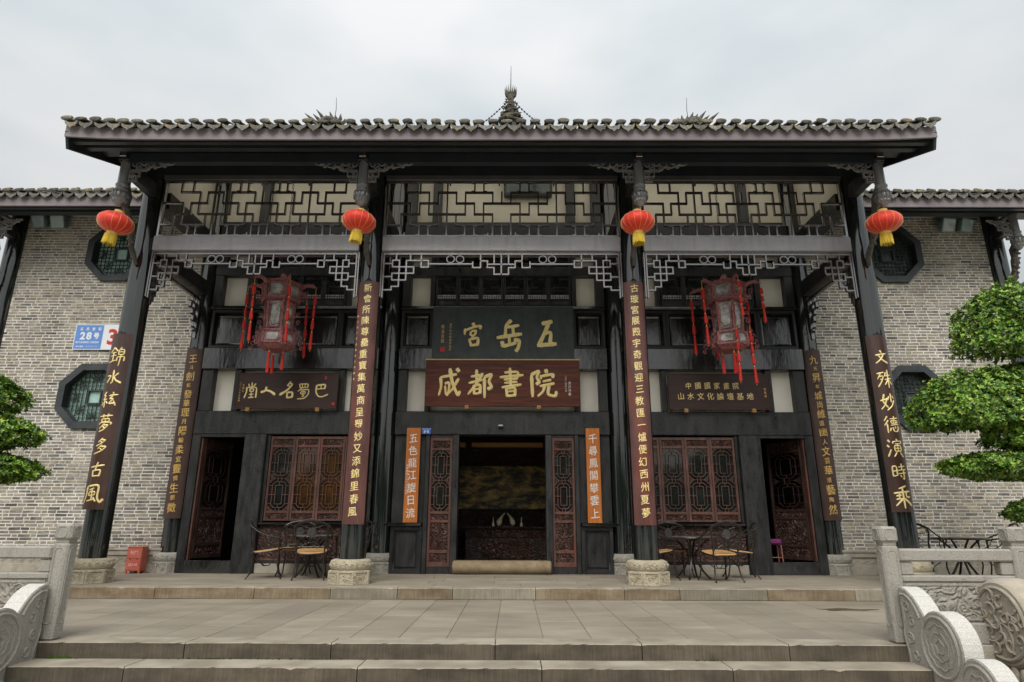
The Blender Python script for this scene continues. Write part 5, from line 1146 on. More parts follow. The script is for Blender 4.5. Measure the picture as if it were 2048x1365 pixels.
o = flat_board('name_plaque', 'brown plaque with five gold characters above the left window, under the left palace lantern', 'plaque', -5.0, -3.11, 2.915, 3.585, YP, boardk, .05)
MB().frame(-5.01, -3.10, 2.905, 3.595, .012, YP - .006, YP + .05).build('rim', redk, o); fn = flatfn(YP); t = MB()
for c, x0, x1, z0, z1 in (('堂', -4.86, -4.60, 3.10, 3.42), ('人', -4.56, -4.26, 3.12, 3.38), ('名', -4.20, -3.94, 3.11, 3.44), ('蜀', -3.86, -3.62, 3.09, 3.41), ('巴', -3.54, -3.28, 3.11, 3.40)): brushchar(o, c, x0, x1, z0, z1, fn, .008, 1.25)
t = MB()
for k, c in enumerate('二〇一五年仲夏書'): letters(t, c, -4.94, 3.40 - k * .048, .035, .035, fn, .002, .004)
for k, c in enumerate('馬識途'): letters(t, c, -4.885, 3.36 - k * .055, .04, .045, fn, .002, .004)
t.build('signature', goldd, o); Bx(-3.19, -3.14, YP - .002, YP, 2.98, 3.03).build('red_seal', redp, o); Bx(-3.36, -3.32, YP - .002, YP, 3.47, 3.53).build('red_seal', redp, o)
for x in (-4.75, -3.45): Bx(x - .042, x + .042, YP - .04, YP + .02, 2.85, 2.93).build('support_boss', bossm, o, False, .008); MB().tube([(x + math.cos(a) * .024, YP - .042, 2.89 + math.sin(a) * .024) for a in [i_ * math.pi / 6 for i_ in range(12)]], .006, 4, True).build('boss_ring', goldd, o)
o = flat_board('name_plaque', 'brown plaque with two lines of small gold characters above the right window', 'plaque', 3.13, 5.02, 2.915, 3.585, YP, boardk, .05)
MB().frame(3.12, 5.03, 2.905, 3.595, .012, YP - .006, YP + .05).build('rim', redk, o); t = MB()
for k, c in enumerate('中國國家畫院'): char(o, c, 3.50 + k * .178, 3.365, .12, .135, fn, .005, .0, gold)
for k, c in enumerate('山水文化論壇基地'): char(o, c, 3.345 + k * .185, 3.165, .135, .145, fn, .005, .0, gold)
t = MB()
for k, c in enumerate('李嵐清'): letters(t, c, 4.93, 3.30 - k * .065, .045, .05, fn, .002, .004)
t.build('signature', goldd, o)
for x in (3.42, 4.68): Bx(x - .042, x + .042, YP - .04, YP + .02, 2.85, 2.93).build('support_boss', bossm, o, False, .008); MB().tube([(x + math.cos(a) * .024, YP - .042, 2.89 + math.sin(a) * .024) for a in [i_ * math.pi / 6 for i_ in range(12)]], .006, 4, True).build('boss_ring', goldd, o)

# small signs
o = thing('house_number_plate', 'blue and white street plate reading 28 with a red 3 on the left brick wall', 'street sign', (-7.9, 12.0, 4.1)); y = 12.0
Bx(-8.39, -7.50, y, y + .02, 4.09, 4.605).build('plate', signw, o); Bx(-8.375, -7.84, y - .002, y, 4.105, 4.59).build('blue_field', bluep, o); t = MB(); fn = flatfn(y - .002)
for k, c in enumerate('五岳宮街'): letters(t, c, -8.27 + k * .118, 4.51, .06, .065, fn, .001, .03, False)
for k, c in enumerate('28'): letters(t, c, -8.23 + k * .125, 4.37, .2, .2, fn, .001, .04, False)
letters(t, '号', -7.96, 4.37, .115, .13, fn, .001, .04, False)
for k, c in enumerate('WUYUEGONGJIEERBAHAO'[:17]): letters(t, c, -8.33 + k * .0265, 4.24, .034, .055, fn, .001, .03, False)
for k, c in enumerate('邮政编码 610017'): letters(t, c, -8.31 + k * .038, 4.155, .032, .032, fn, .001, .03, False)
t.build('lettering', signw, o); t = MB(); fn = flatfn(y); letters(t, '3', -7.645, 4.35, .42, .42, fn, .001, .035, False); t.build('red_numeral', redp, o)
o = thing('address_plate', 'tiny blue plate with white characters beside the left orange board', 'street sign', (-1.41, 11.9, 2.45)); y = 11.90
Bx(-1.497, -1.325, y, y + .012, 2.455, 2.568).build('plate', blued, o); t = MB(); fn = flatfn(y)
for k, c in enumerate('青羊区文物保护'): letters(t, c, -1.478 + k * .0225, 2.545, .018, .018, fn, .001, .03, False)
for k, c in enumerate('景观'): letters(t, c, -1.44 + k * .055, 2.495, .048, .048, fn, .001, .04, False)
t.build('lettering', signw, o)
o = thing('dome_camera', 'small silver dome camera on the beam above the central doorway', 'camera', (-.03, 11.9, 2.62))
MB().lathe([(.055, .0), (.055, .02), (.04, .03)], 14, (-.03, 11.9, 2.60)).build('mount', metalw, o, True); MB().sphere((-.03, 11.9, 2.595), .035, .035, .035, 12, 8).build('dome', glassd, o, True)
o = thing('black_display_box', 'flat black box mounted high on the plaster behind the central fretwork', 'box', (.5, 12.05, 7.42)); Bx(.0, 1.0, 11.95, 12.09, 7.42, 7.84).build('casing', blackw, o, False, .01); Bx(.05, .95, 11.94, 11.949, 7.47, 7.79).build('screen', glassk, o)

# flood lights
fl = thing('flood_light', 'placeholder', 'flood light', (0, 0, 0), 'flood lights under the wing eaves')
MB().box(-.135, .135, -.05, .06, -.13, .13).build('housing', lampm, fl, False, .02); MB().frame(-.145, .145, -.14, .14, .025, -.062, -.05).build('bezel', lampm, fl, False, .004)
Bx(-.118, .118, -.052, -.046, -.11, .11).build('reflector', refl, fl); Bx(-.12, .12, -.060, -.056, -.115, .115).build('lens', lampg, fl)
MB().bar((-.15, 0, 0), (-.15, .12, .12), .02, .02).bar((.15, 0, 0), (.15, .12, .12), .02, .02).box(-.16, .16, .1, .13, .1, .13).build('bracket', lampm, fl)
labs = [(-9.49, 6.78, 'outer one of two glass flood lights under the left wing eave'), (-9.1, 6.77, 'inner one of two glass flood lights under the left wing eave'), (9.02, 6.72, 'inner one of two glass flood lights under the right wing eave'), (9.38, 6.71, 'outer one of two glass flood lights under the right wing eave')]
for k, (x, z, lab) in enumerate(labs):
    q = fl if k == 0 else copy_tree(fl); q.location = (x, 11.9, z); q.rotation_euler = (R(22), 0, R(-8 if x < 0 else 8) + (.1 if k % 2 else 0)); q['label'] = lab

# ------------------------------------------------------------------ red lanterns
def red_lantern():
    o = thing('red_lantern', 'x', 'lantern', (0, 0, 0), 'round red lanterns under the eave'); n = 32; m = MB(); k_ = 12; vs = []
    for i_ in range(k_ + 1):
        a = -math.pi / 2 + math.pi * (.06 + .88 * i_ / k_); r_ = math.cos(a) * .262; z = math.sin(a) * .168
        for q in range(n): t = 2 * math.pi * q / n; rq = r_ * (1 - .035 * (q % 2 == 1) * (1 if 1 < i_ < k_ - 1 else .3)); vs.append((math.cos(t) * rq, math.sin(t) * rq, z))
    m.v = vs; m.f = [(i_ * n + q, i_ * n + (q + 1) % n, (i_ + 1) * n + (q + 1) % n, (i_ + 1) * n + q) for i_ in range(k_) for q in range(n)] + [tuple(range(n))[::-1], tuple(k_ * n + q for q in range(n))]
    m.build('lantern_body', silk, o, True); m = MB()
    for q in range(0, n, 2):
        t = 2 * math.pi * q / n; m.tube([(math.cos(t) * math.cos(a) * .2645, math.sin(t) * math.cos(a) * .2645, math.sin(a) * .170) for a in [-math.pi / 2 + math.pi * (.07 + .86 * i_ / 10) for i_ in range(11)]], .0022, 3)
    m.build('gold_rib', goldc, o)
    MB().lathe([(.07, .155), (.072, .16), (.072, .205), (.065, .208)], 18).build('top_cap', goldc, o, True); MB().lathe([(.078, -.205), (.078, -.16), (.07, -.155)], 18).build('bottom_cap', goldc, o, True)
    MB().tube([(0, 0, .2), (.003, 0, .28), (0, 0, .36)], .006, 5).build('hanging_cord', iron, o)
    m = MB()
    for q in range(30):
        t = 2 * math.pi * q / 30; r_ = .083 + .006 * math.sin(q * 5); x, y = math.cos(t) * r_, math.sin(t) * r_; L_ = .165 + .012 * math.sin(q * 3.3)
        m.tube([(x * .93, y * .93, -.2), (x, y, -.3), (x * 1.04, y * 1.04, -.2 - L_)], [.0075, .009, .006], 4)
    m.build('fringe', yel, o, True); return o
rl = red_lantern()
for k, (x, z, t1, t2, lab) in enumerate(((-XO + .06, 5.37, .16, .0, 'red lantern with yellow fringe hanging leftmost, beside the left flood lights'), (-XA - .01, 5.40, .10, .0, 'red lantern with yellow fringe hanging before the left inner column'),
                                         (XA - .06, 5.39, .02, -.02, 'red lantern with yellow fringe hanging before the right inner column'), (XO - .10, 5.40, -.08, .0, 'red lantern with yellow fringe hanging rightmost, beside the right octagonal window'))):
    q = rl if k == 0 else copy_tree(rl); q.location = (x, 9.12, z); q.rotation_euler = (t2, t1, k * .4); q['label'] = lab

# ------------------------------------------------------------------ palace lanterns
def palace_lantern(x, y, rot, label, tangled=False):
    o = thing('palace_lantern', label, 'palace lantern', (x, y, 5.1), 'hexagonal palace lanterns')
    def hexp(r_, k): a = R(60 * k) + rot; return Vector((x + math.cos(a) * r_, y + math.sin(a) * r_, 0))
    def tier(r1, r0_, z0, z1, bar, nm, gl):
        w_ = MB(); g_ = MB()
        for k in range(6):
            a0, a1 = hexp(r0_, k), hexp(r0_, k + 1); b0, b1 = hexp(r1, k), hexp(r1, k + 1); Z0, Z1 = Vector((0, 0, z0)), Vector((0, 0, z1))
            w_.bar(a0 + Z0, b0 + Z1, bar, bar); w_.bar(a0 + Z0, a1 + Z0, bar, bar, (0, 0, 1)); w_.bar(b0 + Z1, b1 + Z1, bar, bar, (0, 0, 1))
            inn = .90
            q = [a0 + Z0, a1 + Z0, b1 + Z1, b0 + Z1]; c_ = sum(q, Vector()) / 4; ctr = Vector((x, y, c_.z))
            q2 = [c_ + (p - c_) * inn for p in q]; q2 = [p + (ctr - p) * .03 for p in q2]; g_.add(q2, [(0, 1, 2, 3)])
            # carved oval surround: thin scroll tubes round the pane
            u_ = (q[1] - q[0]) / 2; v_ = (q[3] - q[0]) / 2; nrm = (c_ - ctr).normalized()
            for ring, am in ((.70, .07), (.86, .03)):
                se = lambda c: math.copysign(abs(c) ** .55, c); pts = [c_ + nrm * .006 + u_ * se(math.cos(t)) * ring * (1 + am * math.sin(6 * t)) + v_ * se(math.sin(t)) * ring * (1 + am * math.sin(6 * t)) for t in [i_ * math.pi / 12 for i_ in range(24)]]
                w_.tube(pts, .006, 4, True)
            for su in (-1, 1):
                for sv in (-1, 1):
                    cc = c_ + u_ * su * .82 + v_ * sv * .86 + nrm * .006
                    w_.tube([cc + u_.normalized() * math.cos(t) * .03 * (1 - t / 8) + v_.normalized() * math.sin(t) * .03 * (1 - t / 8) for t in [i_ * .8 for i_ in range(8)]], .005, 4)
        tw = w_.build(nm, palw, o); g_.build('glass_pane', gl, tw)
        # core keeps the lantern from being see-through
        return tw
    tier(.36, .34, 4.86, 5.16, .03, 'top_tier', palg); tier(.275, .245, 4.27, 4.84, .032, 'main_tier', palg); tier(.30, .325, 4.02, 4.25, .03, 'lower_tier', palg)
    MB().lathe([(.36, 5.17), (.38, 5.19), (.30, 5.22), (.1, 5.28), (.04, 5.4)], 6, (x, y, 0), rot=rot).build('roof_cap', palw, o)
    MB().lathe([(.22, 3.93), (.30, 4.0), (.31, 4.01)], 6, (x, y, 0), rot=rot).build('bottom_cap', palw, o)
    core = MB().lathe([(.23, 4.02), (.2, 4.3), (.2, 4.8), (.3, 4.88), (.3, 5.15)], 6, (x, y, 0), rot=rot); core.build('inner_lining', palg, o)
    aprn = MB()
    for k in range(6):      # fringe aprons under each tier
        for (r_, z) in ((.35, 4.85), (.315, 4.01)):
            a, b = hexp(r_, k), hexp(r_, k + 1)
            for q in range(7):
                p = a.lerp(b, (q + .5) / 7) + Vector((0, 0, z)); aprn.sphere(p - Vector((0, 0, .012)), .016, .008, .022, 5, 4)
    aprn.build('carved_apron', palw, o, True, kind='stuff')
    ts = MB(); kn = MB(); hangs = []
    for k in range(6):
        a = R(60 * k) + rot; dr = Vector((math.cos(a), math.sin(a), 0)); c0 = Vector((x, y, 0))
        arm = MB(); pts = [c0 + dr * (.34 + .28 * t) + Vector((0, 0, 5.13 + .05 * math.sin(t * 2.6) - .02 * t)) for t in [i_ / 8 for i_ in range(9)]]
        arm.tube(pts, [.035, .04, .034, .03, .028, .03, .034, .026, .01], 7)
        for q in range(5): p = pts[2 + q]; arm.tube([p, p + Vector((0, 0, .055)) - dr * .03], [.016, .003], 4)
        arm.tube([pts[6], pts[6] + Vector((0, 0, .07)) + dr * .02], [.014, .003], 4); arm.tube([pts[7], pts[7] + dr * .06 - Vector((0, 0, .03))], [.016, .004], 4)
        # scroll bracket below the arm and beside the main tier
        for (r_, z, s_) in ((.44, 5.0, .05), (.40, 4.9, .045), (.345, 4.45, .04), (.33, 4.6, .035), (.39, 4.15, .05), (.42, 4.05, .045), (.45, 3.96, .035), (.37, 4.25, .035)):
            c_ = c0 + dr * r_ + Vector((0, 0, z)); arm.tube([c_ + dr * math.cos(t) * s_ * (1 - t / 10) + Vector((0, 0, math.sin(t) * s_ * 1.3 * (1 - t / 10))) for t in [i_ * .75 for i_ in range(10)]], .0085, 4)
        arm.build('dragon_arm', palw, o, True)
        tip = pts[-1] + Vector((0, 0, -.02)); L0 = 0
        if tangled and k in (4, 5):
            tip2 = c0 + dr * .36 + Vector((0, 0, 4.35)); hangs.append((tip2, .9, k)); hangs.append((tip, .62, k))
        else: hangs.append((tip, 1, k))
    for (p, s_, k) in hangs:
        ts = MB(); kn = MB()
        z = p.z; sway = Vector((rnd.uniform(-.03, .03), rnd.uniform(-.03, .03), 0)); tot = 0
        kn.tube([p, p + Vector((0, 0, -.12 * s_))], .004, 4); tot = .12 * s_
        for j in range(4):
            L_ = (.20 if j < 3 else .33) * s_; top = p + sway * (tot / 1.2) + Vector((0, 0, -tot)); bot = p + sway * ((tot + L_) / 1.2) + Vector((0, 0, -tot - L_)); ww = .032 if j % 2 == 0 else .026
            if j < 3: ts.tube([top, top.lerp(bot, .12), top.lerp(bot, .55), top.lerp(bot, .92), bot], [.007, ww * .7, ww * 1.05, ww * .95, .01], 8)
            else: ts.tube([top, top.lerp(bot, .08), top.lerp(bot, .5), bot], [.009, .021, .024, .031], 8)
            kn.sphere(top, .014, .014, .014, 6, 4); tot += L_ + .035 * s_
            kn.tube([bot, bot + Vector((0, 0, -.04 * s_))], .004, 4)
        tso = ts.build('tassel', tassl, o, True, kind='stuff'); kn.build('tassel_knot', goldc, tso, kind='stuff')
    for q in range(3):
        ts = MB(); kn = MB()
        p = Vector((x + .14 * math.cos(q * 2.1 + rot), y + .14 * math.sin(q * 2.1 + rot), 3.95)); L_ = .38 + .04 * q; ts.tube([p - Vector((0, 0, .06)), p - Vector((0, 0, .12)), p - Vector((0, 0, L_))], [.01, .022, .03], 8); kn.tube([p, p - Vector((0, 0, .08))], .005, 4); kn.sphere(p - Vector((0, 0, .07)), .018, .018, .018, 6, 4)
        tso = ts.build('tassel', tassl, o, True); kn.build('tassel_knot', goldc, tso)
    m = MB(); n = 60
    for q in range(n):      # link chain up to the roof
        z = 5.40 + (8.1 - 5.40) * q / n; a = (q % 2) * math.pi / 2; dx, dy = math.cos(a) * .014, math.sin(a) * .014
        m.bar((x - dx, y - dy, z), (x - dx, y - dy, z + .05), .007, .007); m.bar((x + dx, y + dy, z), (x + dx, y + dy, z + .05), .007, .007)
    m.build('hanging_chain', iron, o); o.location.z -= .09; return o
palace_lantern(-4.07, 11.1, R(2), 'dark red hexagonal palace lantern above the five character plaque, tassels hanging straight')
palace_lantern(4.10, 11.1, R(33), 'dark red hexagonal palace lantern above the two line plaque, some tassels tangled', True)

# ------------------------------------------------------------------ cafe furniture
def cafe_chair():
    o = thing('cafe_chair', 'x', 'chair', (0, 0, 0), 'wrought iron cafe chairs'); SH = .385
    # faces +Y; seat .42 wide
    seat = MB(); n = 20
    pl = []
    for k in range(n): a = 2 * math.pi * k / n; c, s = math.cos(a), math.sin(a); pl.append((math.copysign(abs(c) ** .6, c) * .215, math.copysign(abs(s) ** .6, s) * .2))
    seat.prism(pl, SH - .014, SH + .012, 'xy'); seat.v = [(a_, b_, c_ + b_ * .13) for a_, b_, c_ in seat.v]; seat.build('seat', wick, o, False, .006)
    MB().tube([(a * 1.02, b * 1.02, SH - .004 + b * .13) for a, b in pl], .010, 6, True).build('seat_rim', iron, o, True)
    for sx in (-1, 1):
        MB().tube([(sx * .2, .17, SH + .20), (sx * .205, .175, SH), (sx * .19, .17, .2), (sx * .205, .20, .06), (sx * .22, .235, .008)], [.011, .011, .011, .01, .012], 7).build('leg', iron, o, True)
        MB().tube([(sx * .19, -.18, SH + .1), (sx * .19, -.175, SH - .02), (sx * .185, -.17, .2), (sx * .2, -.2, .06), (sx * .215, -.24, .008)], [.011, .011, .011, .01, .012], 7).build('leg', iron, o, True)
        MB().tube([(sx * .235, -.235, .74), (sx * .26, -.13, .66), (sx * .27, 0, .60), (sx * .265, .12, .575), (sx * .235, .19, .56), (sx * .2, .175, .50), (sx * .2, .17, .4)], .0105, 7).build('armrest', iron, o, True)
        MB().tube([(sx * .26, -.03, .60), (sx * .22, .02, .5), (sx * .205, .12, .43)], .007, 6).build('arm_brace', iron, o, True)
    bk = MB(); yb = lambda z: -.19 - (z - SH) * .13
    P = [(-.19, .42), (-.205, .55), (-.235, .68), (-.225, .745), (-.14, .79), (0, .81), (.14, .79), (.225, .745), (.235, .68), (.205, .55), (.19, .42)]
    Q = []
    for a, b in zip(P, P[1:]):
        for t in (0, .5): Q.append((a[0] + (b[0] - a[0]) * t, yb(a[1] + (b[1] - a[1]) * t) - .02 * (1 - abs(a[0]) / .23), a[1] + (b[1] - a[1]) * t))
    Q.append((P[-1][0], yb(P[-1][1]), P[-1][1])); bk.tube(Q, .013, 7); bk.tube([(p[0] * .9, p[1], p[2] * .985) for p in Q[4:-4]], .007, 6)
    bk.tube([(-.19, yb(.45), .45), (.19, yb(.45), .45)], .008, 6); bk.build('back_frame', iron, o, True)
    sp = MB(); cz, cy_ = .645, yb(.645) - .012
    for a in range(0, 360, 40):
        c, s = math.cos(R(a + 10)), math.sin(R(a + 10)); r1 = .19 if abs(c) > .5 else .16; sp.tube([(c * .07, cy_, cz + s * .085), (c * (r1 + .07) / 2 + .008 * s, cy_, cz + s * .12), (c * r1, cy_ , cz + s * (.13 if s > 0 else .17))], .0055, 5)
    sp.tube([(.17 * t, cy_, .755 - .05 * (1 - t * t)) for t in [-1 + i_ / 5 for i_ in range(11)]], .007, 5); sp.tube([(.13 * t, yb(.48), .455 + .055 * (1 - t * t)) for t in [-1 + i_ / 5 for i_ in range(11)]], .007, 5)
    sp.build('back_spokes', iron, o, True)
    MB().lathe([(.056, -.006), (.061, 0), (.056, .006)], 18, (0, 0, 0), 1, 1.2, 0, Matrix.Translation((0, cy_, cz)) @ Matrix.Rotation(R(90), 4, 'X')).build('back_medallion', ironm, o, True)
    br = MB(); br.tube([(-.17, -.14, .3), (-.05, -.02, .18), (.05, .05, .18), (.17, .14, .3)], .006, 5).tube([(.17, -.14, .3), (.05, -.02, .175), (-.05, .05, .175), (-.17, .14, .3)], .006, 5); br.build('leg_brace', iron, o, True)
    return o
def cafe_table():
    o = thing('cafe_table', 'x', 'table', (0, 0, 0), 'round cafe tables')
    MB().lathe([(.40, .640), (.405, .648), (.405, .662), (.395, .668)], 36).build('table_top', tabtop, o, True); MB().tube([(math.cos(a) * .4, math.sin(a) * .4, .642) for a in [i_ * math.pi / 18 for i_ in range(36)]], .012, 6, True).build('top_rim', iron, o, True)
    for k in range(4):
        a = R(45 + 90 * k); c, s = math.cos(a), math.sin(a)
        MB().tube([(c * .3, s * .3, .64), (c * .2, s * .2, .56), (c * .07, s * .07, .42), (c * .06, s * .06, .30), (c * .16, s * .16, .13), (c * .24, s * .24, .04), (c * .28, s * .28, .012)], [.014, .016, .018, .018, .017, .015, .018], 7).build('leg', iron, o, True)
    MB().tube([(math.cos(a) * .09, math.sin(a) * .09, .36) for a in [i_ * math.pi / 8 for i_ in range(16)]], .008, 5, True).build('brace_ring', iron, o, True); return o
ch = cafe_chair(); tb = cafe_table()
chairs = [(-3.80, 10.93, -72, 'iron cafe chair seen side-on at the left end of the left table'), (-3.55, 11.62, -172, 'iron cafe chair behind the left table, its back against the wall'), (-3.02, 10.78, 12, 'iron cafe chair with its back turned in front of the left table'), (-2.55, 11.45, 118, 'iron cafe chair half hidden behind the left inner column'),
          (2.55, 10.95, -80, 'iron cafe chair half hidden behind the right inner column'), (2.98, 11.6, -176, 'pale-backed iron cafe chair behind the right table against the wall'), (3.45, 10.62, 14, 'iron cafe chair with its back turned in front of the right table'), (3.98, 11.25, 80, 'iron cafe chair at the right end of the right table beside the open door'),
          (6.72, 10.7, -60, 'iron cafe chair on the far right terrace seen through the stone railing'), (8.05, 10.9, 70, 'iron cafe chair at the right edge behind the stone railing')]
for k, (x, y, a, lab) in enumerate(chairs):
    q = ch if k == 0 else copy_tree(ch); q.location = (x, y, 0); q.rotation_euler = (0, 0, R(a)); q.scale = (1.12, 1.12, 1.1); q['label'] = lab
for k, (x, y, lab) in enumerate(((-3.15, 11.25, 'round iron cafe table under the left windows'), (3.15, 11.1, 'round iron cafe table under the right windows'), (7.35, 10.75, 'round iron cafe table behind the right stone railing'))):
    q = tb if k == 0 else copy_tree(tb); q.location = (x, y, 0); q.rotation_euler = (0, 0, k * .3); q['label'] = lab
o = thing('stool', 'small stool with purple cushion and pink legs inside the right doorway', 'stool', (4.97, 12.4, .03))
Bx(4.82, 5.12, 12.25, 12.5, .50, .60).build('cushion', skyp, o, False, .03)
for x in (4.84, 5.1):
    for y in (12.28, 12.47): MB().tube([(x, y, .5), (x + (x - 4.97) * .12, y, .03)], .011, 6).build('leg', pinkl, o, True)
MB().tube([(4.85, 12.28, .28), (5.09, 12.28, .28)], .008, 5).build('rung', pinkl, o)

# fire extinguisher box
o = thing('fire_extinguisher_box', 'red metal fire box with white lettering at the foot of the left brick wall', 'fire box', (-6.42, 11.9, 0)); x0, x1, y0, y1 = -6.56, -6.30, 11.80, 11.98
Bx(x0, x1, y0, y1, .045, .43).build('body', firem, o, False, .004); Bx(x0 - .008, x1 + .008, y0 - .012, y1 + .008, .432, .447).build('lid', firem, o, False, .004)
Bx(x0 + .012, x1 - .012, y0 - .006, y0, .25, .42).build('upper_door', firem, o, False, .003); Bx(x0 + .012, x1 - .012, y0 - .006, y0, .06, .243).build('lower_door', firem, o, False, .003)
for x in (x0 + .06, x1 - .08): Bx(x, x + .03, y0 - .009, y0 - .006, .238, .248).build('latch', iron, o)
for x in (x0, x1 - .03):
    for y in (y0, y1 - .03): Bx(x, x + .03, y, y + .03, 0, .045).build('foot', firem, o)
t = MB(); fn = flatfn(y0 - .006)
for k, c in enumerate('消火器箱'): letters(t, c, x0 + .075 + k * .037, .355, .034, .045, fn, .001, .04, False)
for k, c in enumerate('FIREBOX 119'): letters(t, c, x0 + .065 + k * .0125, .322, .014, .02, fn, .001, .02, False)
for k, c in enumerate('火警119'): letters(t, c, x0 + .07 + k * .03, .15, .034 if k < 2 else .06, .05, fn, .001, .04, False)
t.build('lettering', firew, o)

# ------------------------------------------------------------------ stone balustrades
def newel(o, x, y, zb=ZL, zt=.84):
    h = .072
    n_ = Bx(x - h, x + h, y - h, y + h, zb, zt - .165).build('newel', granite, o, False, .018)
    Bx(x - h * .82, x + h * .82, y - h * .82, y + h * .82, zt - .165, zt - .14).build('newel_neck', granite, n_)
    Bx(x - h * 1.12, x + h * 1.12, y - h * 1.12, y + h * 1.12, zt - .14, zt).build('newel_cap', granite, n_, False, .02)
    m = MB()
    for k in range(4):
        mt = Matrix.Translation((x, y, 0)) @ Matrix.Rotation(R(90 * k), 4, 'Z')
        for (u, z0, z1, d_) in ((h * .55, zb + .14, zt - .21, h), (h * .6, zt - .118, zt - .022, h * 1.12)):
            pts = [(-u, z0 + .02), (-u + .02, z0), (u - .02, z0), (u, z0 + .02), (u, z1 - .02), (u - .02, z1), (-u + .02, z1), (-u, z1 - .02)]
            m.tube([mt @ Vector((a, -d_, b)) for a, b in pts], .0055, 4, True)
    m.build('carved_border', granite, n_, True); return n_
def balustrade(xn, s, others, label):
    o = thing('stone_balustrade', label, 'balustrade', (xn, 6.17, ZL), 'stone balustrades beside the steps'); Y = 6.17
    xs = [xn] + others
    for x in xs: newel(o, x, Y)
    for a, b in zip(xs, xs[1:]):
        a, b = sorted((a, b)); a += .072; b -= .072
        Bx(a, b, Y - .07, Y + .07, .535, .645).build('rail', granite, o, False, .015)
        for x in (a + .06, b - .06): Bx(x - .055, x + .055, Y - .05, Y + .05, .42, .533).build('rail_block', granite, o, False, .01)
        Bx(a, b, Y - .06, Y + .06, .36, .418).build('panel_cap', granite, o, False, .012)
        Bx(a, b, Y - .05, Y + .05, .03, .358).build('panel', graniter, o, False, .006)
        MB().frame(a + .02, b - .02, .045, .35, .018, Y - .056, Y - .05).build('panel_border', granite, o)
        Bx(a, b, Y - .085, Y + .085, ZL, .028).build('panel_base', granite, o, False, .012)
        m = MB(); w_ = b - a; cx = (a + b) / 2    # winding relief
        for q in range(9):
            px = a + w_ * (.1 + .8 * rnd.random()); pz = rnd.uniform(.1, .3); spiral(m, (px, Y - .052, pz), rnd.uniform(.03, .06), rnd.uniform(0, 6), rnd.choice([-1.3, 1.3]), .008, 1, 12)
        m.build('dragon_relief', granite, o, True)
balustrade(-3.90, -1, [-5.02, -6.14], 'carved stone balustrade running left from the steps')
balustrade(3.635, 1, [4.80, 5.95], 'carved stone balustrade running right from the steps behind the drum stone')
